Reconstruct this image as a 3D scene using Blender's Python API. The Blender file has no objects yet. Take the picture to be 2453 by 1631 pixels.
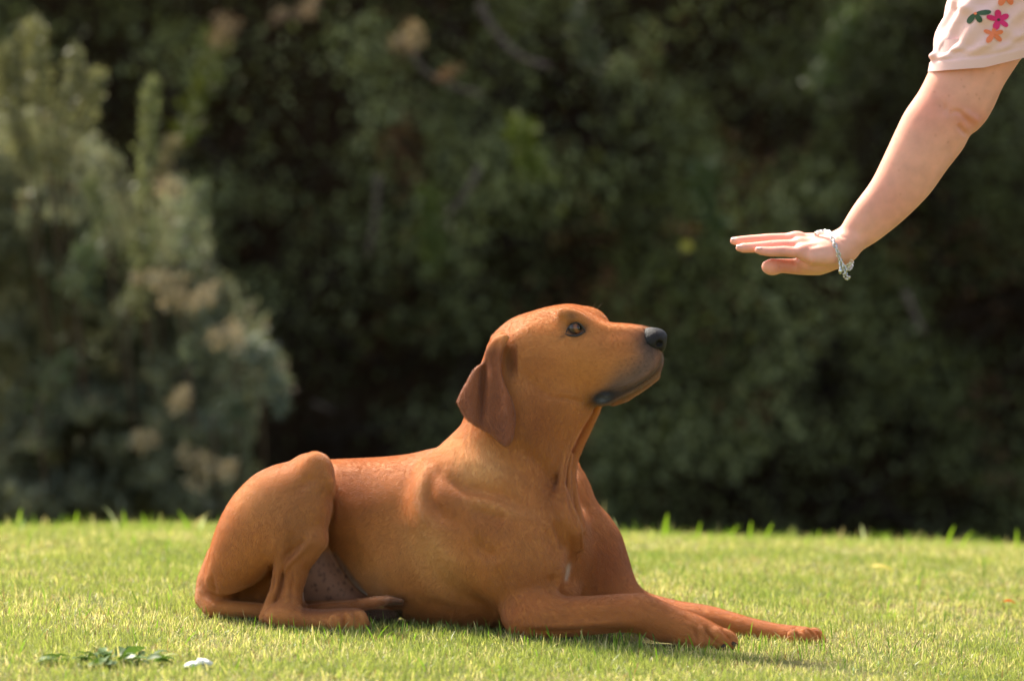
import bpy, bmesh, math, random
import numpy as np
from mathutils import Vector, Matrix, Euler
from mathutils.bvhtree import BVHTree

SC = bpy.context.scene
C = SC.collection
rng = np.random.default_rng(7)
random.seed(7)

# ------------------------------------------------------------------ camera, world, sun, exposure
CAM_Y, CAM_H, FP = -8.0, 0.90, 10411.0          # focal length counted in photograph pixels
PITCH = math.atan((CAM_H - 0.527) / 8.0)
cam_d = bpy.data.cameras.new('camera'); cam = bpy.data.objects.new('camera', cam_d); C.objects.link(cam)
cam.location = (0, CAM_Y, CAM_H); cam.rotation_euler = (math.pi / 2 - PITCH, 0, 0)
cam_d.sensor_width = 36; cam_d.lens = 36 * FP / 2453; cam_d.clip_start = 0.1; cam_d.clip_end = 2000
cam_d.dof.use_dof = True; cam_d.dof.focus_distance = 7.84; cam_d.dof.aperture_fstop = 2.7
SC.camera = cam

SUN_EL, SUN_AZ = math.radians(52), math.radians(-42)      # azimuth counted from +Y towards +X
w = bpy.data.worlds.new('World'); SC.world = w; w.use_nodes = True
wn = w.node_tree.nodes; bg = wn['Background']
sky = wn.new('ShaderNodeTexSky'); sky.sky_type = 'NISHITA'; sky.sun_disc = False
sky.sun_elevation = SUN_EL; sky.sun_rotation = SUN_AZ; sky.air_density = 1.0; sky.dust_density = 2.0; sky.ozone_density = 0.6
warm = wn.new('ShaderNodeMix'); warm.data_type = 'RGBA'; warm.blend_type = 'MULTIPLY'; warm.inputs[0].default_value = 1.0
warm.inputs[7].default_value = (1.0, 0.90, 0.76, 1)             # late, slightly hazy daylight
w.node_tree.links.new(sky.outputs[0], warm.inputs[6]); w.node_tree.links.new(warm.outputs[2], bg.inputs[0]); bg.inputs[1].default_value = 0.13
sun_d = bpy.data.lights.new('sun', 'SUN'); sun = bpy.data.objects.new('sun', sun_d); C.objects.link(sun)
sun_d.energy = 3.7; sun_d.angle = math.radians(9); sun_d.color = (1.0, 0.93, 0.80)
sdir = Vector((math.sin(SUN_AZ) * math.cos(SUN_EL), math.cos(SUN_AZ) * math.cos(SUN_EL), math.sin(SUN_EL)))
sun.rotation_euler = sdir.to_track_quat('Z', 'Y').to_euler(); sun.location = sdir * 30
SC.view_settings.view_transform = 'Standard'; SC.view_settings.look = 'None'
SC.view_settings.exposure = 1.6; SC.view_settings.gamma = 1.0; SC.view_settings.use_curve_mapping = False
SC.render.engine = 'CYCLES'
SC.cycles.use_denoising = True
SC.cycles.max_bounces = 8; SC.cycles.transparent_max_bounces = 8

def at(px, py, y):
    """point of the plane Y=y that stands on the line of sight through photograph pixel (px, py)"""
    a, b = (px - 1226.5) / FP, -(py - 815.5) / FP
    c, s = math.cos(PITCH), math.sin(PITCH)
    d = (a, c + b * s, -s + b * c)
    t = (y - CAM_Y) / d[1]
    return np.array((d[0] * t, y, CAM_H + d[2] * t))

def to_px(P):
    P = np.asarray(P, float); c, s = math.cos(PITCH), math.sin(PITCH)
    dx, dy, dz = P[:, 0], P[:, 1] - CAM_Y, P[:, 2] - CAM_H
    f = dy * c - dz * s; u = dy * s + dz * c
    return 1226.5 + FP * dx / f, 815.5 - FP * u / f

# ------------------------------------------------------------------ generic helpers
def smoothstep(a, b, x):
    t = np.clip((x - a) / (b - a), 0, 1); return t * t * (3 - 2 * t)

def _hash(ix, iy, iz):
    n = (ix * 374761393 + iy * 668265263 + iz * 2147483647) & 0xffffffff
    n = ((n ^ (n >> 13)) * 1274126177) & 0xffffffff
    return ((n ^ (n >> 16)) & 0xffff) / 65535.0

def vnoise(P, s=1.0, seed=0):
    """smooth value noise in 0..1 for an array of points (n,3)"""
    Q = np.asarray(P, float) * s + seed * 17.31
    i = np.floor(Q).astype(np.int64); f = Q - i; f = f * f * (3 - 2 * f)
    r = 0
    for a in (0, 1):
        for b in (0, 1):
            for c in (0, 1):
                wgt = (f[:, 0] if a else 1 - f[:, 0]) * (f[:, 1] if b else 1 - f[:, 1]) * (f[:, 2] if c else 1 - f[:, 2])
                r = r + wgt * _hash(i[:, 0] + a, i[:, 1] + b, i[:, 2] + c)
    return r

def make_mesh(name, V, faces, smooth=True):
    """faces: list of (k,n) integer arrays (tris and/or quads)"""
    me = bpy.data.meshes.new(name)
    V = np.asarray(V, np.float32)
    me.vertices.add(len(V)); me.vertices.foreach_set('co', V.ravel())
    loops = np.concatenate([f.ravel() for f in faces]).astype(np.int32)
    tot = np.concatenate([np.full(len(f), f.shape[1], np.int32) for f in faces])
    start = np.concatenate([[0], np.cumsum(tot)[:-1]]).astype(np.int32)
    me.loops.add(len(loops)); me.loops.foreach_set('vertex_index', loops)
    me.polygons.add(len(tot)); me.polygons.foreach_set('loop_start', start)
    me.update(calc_edges=True)
    if smooth: me.polygons.foreach_set('use_smooth', np.ones(len(tot), bool))
    me.validate()
    return me

def add_color(me, name, col):
    a = me.attributes.new(name, 'FLOAT_COLOR', 'POINT')
    c = np.ones((len(me.vertices), 4), np.float32); c[:, :3] = col
    a.data.foreach_set('color', c.ravel())

def link(name, me, mat=None, parent=None, **props):
    o = bpy.data.objects.new(name, me); C.objects.link(o)
    if mat is not None: me.materials.append(mat)
    if parent is not None: o.parent = parent
    for k, v in props.items(): o[k] = v
    return o

def empty(name, loc=(0, 0, 0), **props):
    o = bpy.data.objects.new(name, None); C.objects.link(o); o.location = loc; o.empty_display_size = 0.05
    for k, v in props.items(): o[k] = v
    return o

def under(o, root):
    """parent o (built in world space) to the placed Empty root"""
    o.parent = root; o.matrix_parent_inverse = Matrix.Translation(-root.location); return o

class Mesher:
    """collects tubes and small shapes into one mesh"""
    def __init__(s): s.V, s.F3, s.F4, s.n, s.Cc = [], [], [], 0, []
    def add(s, V, F, col=None):
        V = np.asarray(V, float); F = np.asarray(F)
        (s.F3 if F.shape[1] == 3 else s.F4).append(F + s.n); s.V.append(V); s.n += len(V)
        if col is not None: s.Cc.append(np.tile(col, (len(V), 1)) if np.ndim(col) == 1 else col)
    def tube(s, P, R, n=8, col=None):
        P = np.asarray(P, float); R = np.broadcast_to(np.asarray(R, float), (len(P),))
        T = np.gradient(P, axis=0); T /= np.linalg.norm(T, axis=1)[:, None] + 1e-12
        up = np.array((0.13, 0.21, 0.97)) if abs(T[0][2]) < 0.9 else np.array((1.0, 0.1, 0.0))
        V = []; a = np.linspace(0, 2 * math.pi, n, endpoint=False)
        N = np.cross(T[0], up); N /= np.linalg.norm(N)
        for i in range(len(P)):
            N = N - T[i] * (N @ T[i]); N /= np.linalg.norm(N); B = np.cross(T[i], N)
            V.append(P[i] + R[i] * (np.cos(a)[:, None] * N + np.sin(a)[:, None] * B))
        V = np.concatenate(V); F = []
        for i in range(len(P) - 1):
            for j in range(n):
                k = (j + 1) % n
                F.append((i * n + j, i * n + k, (i + 1) * n + k, (i + 1) * n + j))
        V = np.vstack([V, P[0], P[-1]]); c0, c1 = len(V) - 2, len(V) - 1; m = (len(P) - 1) * n
        s.add(V, np.array(F), col)
        base = s.n - len(V)
        s.F3.append(np.array([(c0, (j + 1) % n, j) for j in range(n)] + [(c1, m + j, m + (j + 1) % n) for j in range(n)]) + base)
    def build(s, name, mat=None, parent=None, smooth=True, colname=None, **props):
        fs = []
        if s.F3: fs.append(np.concatenate(s.F3))
        if s.F4: fs.append(np.concatenate(s.F4))
        me = make_mesh(name, np.concatenate(s.V), fs, smooth)
        if colname: add_color(me, colname, np.concatenate(s.Cc))
        return link(name, me, mat, parent, **props)

def catmull(P, n=6, closed=True):
    P = np.asarray(P, float); m = len(P); out = []
    rngi = range(m) if closed else range(m - 1)
    for i in rngi:
        if closed: p0, p1, p2, p3 = P[(i - 1) % m], P[i], P[(i + 1) % m], P[(i + 2) % m]
        else: p0, p1, p2, p3 = P[max(i - 1, 0)], P[i], P[i + 1], P[min(i + 2, m - 1)]
        for t in np.arange(n) / n:
            out.append(0.5 * ((2 * p1) + (-p0 + p2) * t + (2 * p0 - 5 * p1 + 4 * p2 - p3) * t * t + (-p0 + 3 * p1 - 3 * p2 + p3) * t ** 3))
    if not closed: out.append(P[-1])
    return np.array(out)

# ------------------------------------------------------------------ materials
def mat_new(name):
    m = bpy.data.materials.new(name); m.use_nodes = True
    nt = m.node_tree; return m, nt, nt.nodes, nt.links, nt.nodes['Principled BSDF']

def mat_simple(name, col, rough=0.6, metal=0.0, spec=0.5, noise=0.0, scale=40, bump=0.0, **kw):
    m, nt, N, L, b = mat_new(name)
    b.inputs['Base Color'].default_value = (*col, 1); b.inputs['Roughness'].default_value = rough
    b.inputs['Metallic'].default_value = metal; b.inputs['Specular IOR Level'].default_value = spec
    if noise or bump:
        tc = N.new('ShaderNodeTexCoord'); nz = N.new('ShaderNodeTexNoise'); nz.inputs['Scale'].default_value = scale
        nz.inputs['Detail'].default_value = 4; L.new(tc.outputs['Object'], nz.inputs['Vector'])
        if noise:
            mx = N.new('ShaderNodeMix'); mx.data_type = 'RGBA'; L.new(nz.outputs['Fac'], mx.inputs[0])
            mx.inputs[6].default_value = (*[c * (1 - noise) for c in col], 1); mx.inputs[7].default_value = (*[min(c * (1 + noise), 1) for c in col], 1)
            L.new(mx.outputs[2], b.inputs['Base Color'])
        if bump:
            bp = N.new('ShaderNodeBump'); bp.inputs['Strength'].default_value = bump; bp.inputs['Distance'].default_value = 0.002
            L.new(nz.outputs['Fac'], bp.inputs['Height']); L.new(bp.outputs[0], b.inputs['Normal'])
    for k, v in kw.items(): b.inputs[k].default_value = v
    return m

def mat_leaf(name, attr='col', trans=0.45, rough=0.5, spec=0.35, tint=(1.0, 1.05, 0.55)):
    """thin leaf: reflects its own colour and lets light through"""
    m, nt, N, L, b = mat_new(name)
    at_ = N.new('ShaderNodeAttribute'); at_.attribute_name = attr
    L.new(at_.outputs['Color'], b.inputs['Base Color']); b.inputs['Roughness'].default_value = rough
    b.inputs['Specular IOR Level'].default_value = spec
    tr = N.new('ShaderNodeBsdfTranslucent'); mm = N.new('ShaderNodeMix'); mm.data_type = 'RGBA'; mm.blend_type = 'MULTIPLY'
    mm.inputs[0].default_value = 1; L.new(at_.outputs['Color'], mm.inputs[6]); mm.inputs[7].default_value = (*tint, 1)
    mul = N.new('ShaderNodeMix'); mul.data_type = 'RGBA'; mul.blend_type = 'MULTIPLY'; mul.inputs[0].default_value = 1
    L.new(mm.outputs[2], tr.inputs['Color'])
    ms = N.new('ShaderNodeMixShader'); ms.inputs[0].default_value = trans
    L.new(b.outputs[0], ms.inputs[1]); L.new(tr.outputs[0], ms.inputs[2])
    L.new(ms.outputs[0], N['Material Output'].inputs[0])
    return m

# ------------------------------------------------------------------ ground
def ground(x, y):
    x, y = np.asarray(x, float), np.asarray(y, float)
    s = np.clip(y - 1.2, 0, None)
    z = -np.where(s < 3, 0.03 * s ** 2, 0.27 + 0.18 * (s - 3))
    z = np.maximum(z, -0.95 - 0 * s)
    z = z - 0.010 * smoothstep(0.6, 1.9, y)
    xx = np.clip(x, -4, 4)
    z = z - (0.035 - 0.015 * smoothstep(0.2, 2.2, y)) * xx - 0.009 * xx * xx
    n = np.clip(-0.6 - y, 0, 6); z = z - 0.02 * n ** 1.5
    z = z + 0.006 * np.sin(x * 3.1 + 1.3 * y) * np.sin(y * 2.3 + 0.7) + 0.003 * np.sin(x * 9.1 + y * 4) * np.sin(y * 7.7)
    return z

def build_ground():
    xs = np.unique(np.concatenate([np.linspace(-3, 3, 121), np.linspace(-12, 12, 61), np.array([-400, -150, -60, -25, 25, 60, 150, 400])]))
    ys = np.unique(np.concatenate([np.linspace(-3, 4.5, 151), np.linspace(-12, 14, 66), np.array([-400, -150, -60, -25, 25, 60, 150, 400])]))
    X, Y = np.meshgrid(xs, ys, indexing='ij'); Z = ground(X, Y)
    V = np.stack([X, Y, Z], -1).reshape(-1, 3); ny = len(ys)
    I, J = np.meshgrid(np.arange(len(xs) - 1), np.arange(ny - 1), indexing='ij'); a = (I * ny + J).ravel()
    me = make_mesh('lawn', V, [np.stack([a, a + ny, a + ny + 1, a + 1], 1)])
    m, nt, N, L, b = mat_new('lawn_soil')
    tc = N.new('ShaderNodeTexCoord')
    n1 = N.new('ShaderNodeTexNoise'); n1.inputs['Scale'].default_value = 5; n1.inputs['Detail'].default_value = 6
    n2 = N.new('ShaderNodeTexNoise'); n2.inputs['Scale'].default_value = 120; n2.inputs['Detail'].default_value = 6
    r1 = N.new('ShaderNodeValToRGB'); r1.color_ramp.elements[0].position = 0.35; r1.color_ramp.elements[1].position = 0.65
    r1.color_ramp.elements[0].color = (0.085, 0.11, 0.025, 1); r1.color_ramp.elements[1].color = (0.17, 0.145, 0.06, 1)
    mx = N.new('ShaderNodeMix'); mx.data_type = 'RGBA'; mx.blend_type = 'MULTIPLY'; mx.inputs[0].default_value = 0.6
    for n_ in (n1, n2): L.new(tc.outputs['Object'], n_.inputs['Vector'])
    L.new(n1.outputs['Fac'], r1.inputs[0]); L.new(r1.outputs[0], mx.inputs[6])
    r2 = N.new('ShaderNodeValToRGB'); r2.color_ramp.elements[0].color = (0.35, 0.35, 0.35, 1); r2.color_ramp.elements[1].color = (1.5, 1.5, 1.5, 1)
    L.new(n2.outputs['Fac'], r2.inputs[0]); L.new(r2.outputs[0], mx.inputs[7]); L.new(mx.outputs[2], b.inputs['Base Color'])
    b.inputs['Roughness'].default_value = 0.95; b.inputs['Specular IOR Level'].default_value = 0.1
    bp = N.new('ShaderNodeBump'); bp.inputs['Strength'].default_value = 0.8; bp.inputs['Distance'].default_value = 0.01
    L.new(n2.outputs['Fac'], bp.inputs['Height']); L.new(bp.outputs[0], b.inputs['Normal'])
    link('lawn', me, m, kind='structure')
build_ground()

# ------------------------------------------------------------------ implicit modelling kit
class Field:
    def __init__(s, lo, hi, h):
        s.lo = np.array(lo, float); s.h = h
        s.n = np.ceil((np.array(hi) - s.lo) / h).astype(int) + 1
        s.ax = [s.lo[i] + h * np.arange(s.n[i]) for i in range(3)]
        s.F = np.full(s.n, 0.08, np.float32)
    def region(s, lo, hi):
        a = np.clip(np.floor((np.array(lo) - s.lo) / s.h).astype(int), 0, s.n - 1)
        b = np.clip(np.ceil((np.array(hi) - s.lo) / s.h).astype(int) + 1, 1, s.n)
        sl = tuple(slice(a[i], b[i]) for i in range(3))
        X = s.ax[0][sl[0]][:, None, None]; Y = s.ax[1][sl[1]][None, :, None]; Z = s.ax[2][sl[2]][None, None, :]
        return sl, X, Y, Z
    def union(s, sl, d, k):
        F = s.F[sl]; hh = np.maximum(k - np.abs(F - d), 0) / k
        s.F[sl] = np.minimum(F, d) - hh * hh * k * 0.25
    def carve(s, sl, d, k):
        F = s.F[sl]; d = -d; hh = np.maximum(k - np.abs(F - d), 0) / k
        s.F[sl] = np.maximum(F, d) + hh * hh * k * 0.25
    def chain(s, P, R, k=0.01, flat=1.0, carve=False):
        """tapered capsules through world points P; flat<1 thins them along Y"""
        P = np.asarray(P, float); R = np.asarray(R, float); pad = R.max() + k + 2 * s.h
        sl, X, Y, Z = s.region(P.min(0) - pad, P.max(0) + pad)
        d = None
        for i in range(len(P) - 1):
            a, b = P[i], P[i + 1]; ab = b - a; L2 = ab @ ab + 1e-12
            t = np.clip(((X - a[0]) * ab[0] + (Y - a[1]) * ab[1] + (Z - a[2]) * ab[2]) / L2, 0, 1)
            q = np.sqrt((X - a[0] - t * ab[0]) ** 2 + ((Y - a[1] - t * ab[1]) / flat) ** 2 + (Z - a[2] - t * ab[2]) ** 2) - (R[i] + (R[i + 1] - R[i]) * t)
            d = q if d is None else np.minimum(d, q)
        (s.carve if carve else s.union)(sl, d.astype(np.float32), k)
    def blob(s, c, r, k=0.01, rot=0.0, carve=False, yaw=0.0):
        """ellipsoid, radii r=(x,y,z), rotated by rot in the XZ plane"""
        c = np.asarray(c, float); r = np.asarray(r, float); pad = r.max() + k + 2 * s.h
        sl, X, Y, Z = s.region(c - pad, c + pad)
        x, y, z = X - c[0], Y - c[1], Z - c[2]
        if yaw: x, y = x * math.cos(yaw) + y * math.sin(yaw), -x * math.sin(yaw) + y * math.cos(yaw)
        u = x * math.cos(rot) + z * math.sin(rot); v = -x * math.sin(rot) + z * math.cos(rot)
        k0 = np.sqrt((u / r[0]) ** 2 + (y / r[1]) ** 2 + (v / r[2]) ** 2)
        k1 = np.sqrt((u / r[0] ** 2) ** 2 + (y / r[1] ** 2) ** 2 + (v / r[2] ** 2) ** 2) + 1e-9
        d = k0 * (k0 - 1) / k1
        (s.carve if carve else s.union)(sl, d.astype(np.float32), k)
    def inflate(s, poly, T, yc, slope=(0, 0), k=0.02, power=1.0):
        """a body mass with the given side outline (photograph pixels, taken at depth yc) and half thickness T"""
        W = np.array([at(p[0], p[1], yc) for p in poly])[:, (0, 2)]
        c0 = W.mean(0); S = catmull(W, 5)
        lo, hi = S.min(0), S.max(0); pad = k + 4 * s.h + 0.01
        ysp = T + abs(slope[0]) * (hi[0] - lo[0]) + abs(slope[1]) * (hi[1] - lo[1]) + pad
        sl, X, Y, Z = s.region((lo[0] - pad, yc - ysp, lo[1] - pad), (hi[0] + pad, yc + ysp, hi[1] + pad))
        x2, z2 = np.meshgrid(X.ravel(), Z.ravel(), indexing='ij')
        d2 = np.full(x2.shape, 1e9); ins = np.zeros(x2.shape, bool)
        for i in range(len(S)):
            a, b = S[i], S[(i + 1) % len(S)]; ab = b - a
            t = np.clip(((x2 - a[0]) * ab[0] + (z2 - a[1]) * ab[1]) / (ab @ ab + 1e-12), 0, 1)
            d2 = np.minimum(d2, (x2 - a[0] - t * ab[0]) ** 2 + (z2 - a[1] - t * ab[1]) ** 2)
            cond = (a[1] > z2) != (b[1] > z2)
            if abs(ab[1]) > 1e-12: ins ^= cond & (x2 < a[0] + (z2 - a[1]) * ab[0] / ab[1])
        d2 = np.sqrt(d2); h = s.h
        u = np.zeros(x2.shape); I, J = np.indices(u.shape); M = ins & (d2 > 0.3 * h)
        M[0] = M[-1] = False; M[:, 0] = M[:, -1] = False
        om = 2 / (1 + math.sin(math.pi / max(20, 1.2 * min(u.shape))))
        red = M & ((I + J) % 2 == 0); blk = M & ((I + J) % 2 == 1)
        for it in range(260):
            for m in (red, blk):
                nb = np.zeros_like(u); nb[1:-1, 1:-1] = u[2:, 1:-1] + u[:-2, 1:-1] + u[1:-1, 2:] + u[1:-1, :-2]
                u[m] += om * ((nb[m] + h * h) * 0.25 - u[m])
        um = u.max(); good = ins & (d2 > 2.0 * h)
        v = np.where(good, u / np.maximum(d2, 1e-6), 0); edge = ins & (d2 < 4 * h) & good
        v[~good] = v[edge].mean() if edge.any() else v[good].mean()
        for it in range(50):
            nb = v.copy(); nb[1:-1, 1:-1] = (v[2:, 1:-1] + v[:-2, 1:-1] + v[1:-1, 2:] + v[1:-1, :-2]) * 0.25
            v[~good] = nb[~good]
        u2 = np.where(ins, d2, -d2) * v / um
        if power != 1.0: u2 = np.where(u2 > 0, np.abs(u2) ** power, u2)
        gx, gz = np.gradient(u2, h); g2 = (gx ** 2 + gz ** 2)[:, None, :] * T ** 4
        yy = Y - (yc + slope[0] * (x2 - c0[0]) + slope[1] * (z2 - c0[1]))[:, None, :]
        G = T * T * u2[:, None, :] - yy * yy
        d = -G / np.sqrt(g2 + 4 * yy * yy + (0.15 * T) ** 2)
        s.union(sl, np.clip(d, -0.08, 0.08).astype(np.float32), k)
    def sheet(s, poly, t, ys, k=0.006, r=0.003):
        """thin flap with a side outline; ys(px,py) gives its depth"""
        yc = float(np.mean([ys(np.array(p[0]), np.array(p[1])) for p in poly]))
        W = np.array([at(p[0], p[1], yc) for p in poly])[:, (0, 2)]; S = catmull(W, 5)
        lo, hi = S.min(0), S.max(0); pad = 0.03
        sl, X, Y, Z = s.region((lo[0] - pad, yc - 0.09, lo[1] - pad), (hi[0] + pad, yc + 0.09, hi[1] + pad))
        x2, z2 = np.meshgrid(X.ravel(), Z.ravel(), indexing='ij')
        d2 = np.full(x2.shape, 1e9); ins = np.zeros(x2.shape, bool)
        for i in range(len(S)):
            a, b = S[i], S[(i + 1) % len(S)]; ab = b - a
            tt = np.clip(((x2 - a[0]) * ab[0] + (z2 - a[1]) * ab[1]) / (ab @ ab + 1e-12), 0, 1)
            d2 = np.minimum(d2, (x2 - a[0] - tt * ab[0]) ** 2 + (z2 - a[1] - tt * ab[1]) ** 2)
            cond = (a[1] > z2) != (b[1] > z2)
            if abs(ab[1]) > 1e-12: ins ^= cond & (x2 < a[0] + (z2 - a[1]) * ab[0] / ab[1])
        sd = np.where(ins, -np.sqrt(d2), np.sqrt(d2))
        P = np.stack([x2.ravel(), np.full(x2.size, yc), z2.ravel()], 1); px, py = to_px(P)
        yy = ys(px, py).reshape(x2.shape)
        w1 = (sd + r)[:, None, :] + 0 * Y; w2 = np.abs(Y - yy[:, None, :]) - t + r
        d = np.sqrt(np.maximum(w1, 0) ** 2 + np.maximum(w2, 0) ** 2) + np.minimum(np.maximum(w1, w2), 0) - r
        s.union(sl, d.astype(np.float32), k)
    def sample(s, P):
        i = np.clip(np.round((P - s.lo) / s.h).astype(int), 0, s.n - 1)
        return s.F[i[:, 0], i[:, 1], i[:, 2]]
    def mesh(s):
        F = s.F; ins = F < 0
        cnt = np.zeros(tuple(s.n - 1), np.uint8); nx, ny, nz = s.n - 1
        for a in (0, 1):
            for b in (0, 1):
                for c in (0, 1): cnt += ins[a:a + nx, b:b + ny, c:c + nz]
        act = (cnt > 0) & (cnt < 8); idx = np.argwhere(act)
        ids = np.full(act.shape, -1, np.int32); ids[act] = np.arange(len(idx))
        acc = np.zeros((len(idx), 3)); num = np.zeros(len(idx))
        cor = [(a, b, c) for a in (0, 1) for b in (0, 1) for c in (0, 1)]
        val = {q: F[idx[:, 0] + q[0], idx[:, 1] + q[1], idx[:, 2] + q[2]].astype(float) for q in cor}
        for q in cor:
            for ax in range(3):
                if q[ax]: continue
                q2 = list(q); q2[ax] = 1; q2 = tuple(q2); f0, f1 = val[q], val[q2]
                m = (f0 < 0) != (f1 < 0); t = f0[m] / (f0[m] - f1[m])
                p = np.tile(np.array(q, float), (m.sum(), 1)); p[:, ax] = t
                acc[m] += p; num[m] += 1
        V = s.lo + s.h * (idx + acc / num[:, None]); Q = []
        for ax in range(3):
            o1, o2 = (ax + 1) % 3, (ax + 2) % 3
            a = [slice(None)] * 3; b = [slice(None)] * 3; a[ax] = slice(0, -1); b[ax] = slice(1, None)
            A, B = ins[tuple(a)], ins[tuple(b)]; e = np.argwhere(A != B)
            e = e[(e[:, o1] > 0) & (e[:, o2] > 0) & (e[:, o1] < s.n[o1] - 1) & (e[:, o2] < s.n[o2] - 1)]
            fl = A[e[:, 0], e[:, 1], e[:, 2]]
            def cell(d1, d2_):
                c = e.copy(); c[:, o1] -= d1; c[:, o2] -= d2_; return ids[c[:, 0], c[:, 1], c[:, 2]]
            q = np.stack([cell(1, 1), cell(0, 1), cell(0, 0), cell(1, 0)], 1)
            q[~fl] = q[~fl][:, ::-1]; Q.append(q)
        return V, np.concatenate(Q)

def largest_piece(V, Q):
    """drop loose crumbs"""
    lab = np.arange(len(V))
    while True:
        m = lab[Q].min(1); new = lab.copy()
        for j in range(Q.shape[1]): np.minimum.at(new, Q[:, j], m)
        new = new[new]
        if (new == lab).all(): break
        lab = new
    vals, cnt = np.unique(lab, return_counts=True); keep = lab == vals[cnt.argmax()]
    Q = Q[keep[Q[:, 0]]]; mp = np.cumsum(keep) - 1
    return V[keep], mp[Q]

def smooth_mesh(V, Q, it=2, lam=0.5):
    E = np.concatenate([Q[:, (i, (i + 1) % 4)] for i in range(4)])
    deg = np.bincount(E.ravel(), minlength=len(V)).astype(float)[:, None]
    for _ in range(it):
        A = np.stack([np.bincount(E[:, 0], V[E[:, 1], a], len(V)) + np.bincount(E[:, 1], V[E[:, 0], a], len(V)) for a in range(3)], 1)
        V = V + lam * (A / deg - V)
    return V

def normals(V, Q):
    n = np.cross(V[Q[:, 2]] - V[Q[:, 0]], V[Q[:, 3]] - V[Q[:, 1]]); N = np.zeros_like(V)
    for j in range(4):
        for a in range(3): N[:, a] += np.bincount(Q[:, j], n[:, a], len(V))
    return N / (np.linalg.norm(N, axis=1)[:, None] + 1e-12)

def stroke_dist(px, py, line):
    d = np.full(len(px), 1e9); tt = np.zeros(len(px)); L = np.asarray(line, float); n = len(L) - 1
    for i in range(n):
        a, b = L[i, :2], L[i + 1, :2]; ab = b - a
        t = np.clip(((px - a[0]) * ab[0] + (py - a[1]) * ab[1]) / (ab @ ab + 1e-9), 0, 1)
        q = np.hypot(px - a[0] - t * ab[0], py - a[1] - t * ab[1]); m = q < d
        d[m] = q[m]; tt[m] = (i + t[m]) / n
    return d, tt

def sculpt(V, Q, strokes):
    """push the side that faces the camera in or out along drawn lines: (line, amount in m, width in pixels)"""
    N = normals(V, Q); px, py = to_px(V); face = smoothstep(0.0, 0.45, -N[:, 1]); disp = np.zeros(len(V))
    for st in strokes:
        line, amp, wd = st[:3]; L = catmull(line, 4, closed=False) if len(line) > 2 else np.array(line, float)
        d, t = stroke_dist(px, py, L)
        taper = smoothstep(-0.05, 0.38, np.minimum(t, 1 - t)) if len(line) > 1 else 1
        m = face if len(st) < 4 else face * (V[:, 1] < st[3])
        disp += amp * np.exp(-(d / wd) ** 2) * taper * m
    return V + N * disp[:, None]

# ------------------------------------------------------------------ grass
def lin(c): return (np.array(c, float) / 255.0) ** 2.2

def blades(x, y, hgt, wid, col, seed, lean=0.5, segs=2):
    r = np.random.default_rng(seed); n = len(x); z = ground(x, y)
    az = r.uniform(0, 2 * math.pi, n); ln = np.abs(r.normal(lean * 0.7, lean * 0.6, n)).clip(0, 1.6); face = r.uniform(0, math.pi, n)
    D = np.stack([np.cos(az), np.sin(az), 0 * az], 1); S = np.stack([np.cos(face), np.sin(face), 0 * az], 1) * (wid / 2)[:, None]
    B = np.stack([x, y, z - 0.004], 1); up = np.array((0, 0, 1.0)); rows = []
    for i in range(segs + 1):
        t = i / segs; ang = ln * (0.35 + 0.9 * t); P = B if i == 0 else rows_c + (D * np.sin(ang)[:, None] + up * np.cos(ang)[:, None]) * (hgt / segs)[:, None]
        rows_c = P; w_ = 1.0 - 0.25 * t if i < segs else 0
        if i < segs: rows += [P - S * w_, P + S * w_]
        else: rows.append(P)
    k = len(rows); V = np.stack(rows, 1).reshape(-1, 3); base = np.arange(n)[:, None] * k
    F4 = np.concatenate([base + np.array([2 * i, 2 * i + 1, 2 * i + 3, 2 * i + 2]) for i in range(segs - 1)]) if segs > 1 else None
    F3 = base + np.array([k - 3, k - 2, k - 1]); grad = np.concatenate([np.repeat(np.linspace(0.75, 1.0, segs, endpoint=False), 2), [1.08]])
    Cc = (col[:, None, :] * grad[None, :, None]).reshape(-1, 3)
    return V, [F3] + ([F4] if F4 is not None else []), Cc

def grass_palette(x, y, r):
    n = len(x); P = np.stack([x, y, 0 * x], 1)
    dry = 0.45 * vnoise(P, 3.0, 11) + 0.35 * vnoise(P, 11.0, 12) + 0.20 * vnoise(P, 34.0, 13); dry = 0.5 + (dry - 0.5) * 1.35
    hue = 0.6 * vnoise(P, 2.2, 14) + 0.4 * vnoise(P, 12.0, 15)
    green = lin((126, 143, 70)) * (1 - hue)[:, None] + lin((162, 169, 96)) * hue[:, None]
    yel = lin((210, 204, 132)); straw = lin((222, 208, 168)); brown = lin((140, 108, 80))
    u = r.random(n); thr = np.clip((dry - 0.34) * 2.9 + 0.3 * smoothstep(.4, 1.1, x) * smoothstep(.2, -.8, y), 0.12, 0.9)
    c = green.copy(); m = u < thr * 0.58; c[m] = yel; m2 = u < thr * 0.34; c[m2] = straw; m3 = u < thr * 0.10 + 0.35 * smoothstep(.55, 1.1, x) * smoothstep(-.35, -.9, y); c[m3] = brown
    return c * r.uniform(0.7, 1.25, n)[:, None], dry

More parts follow.
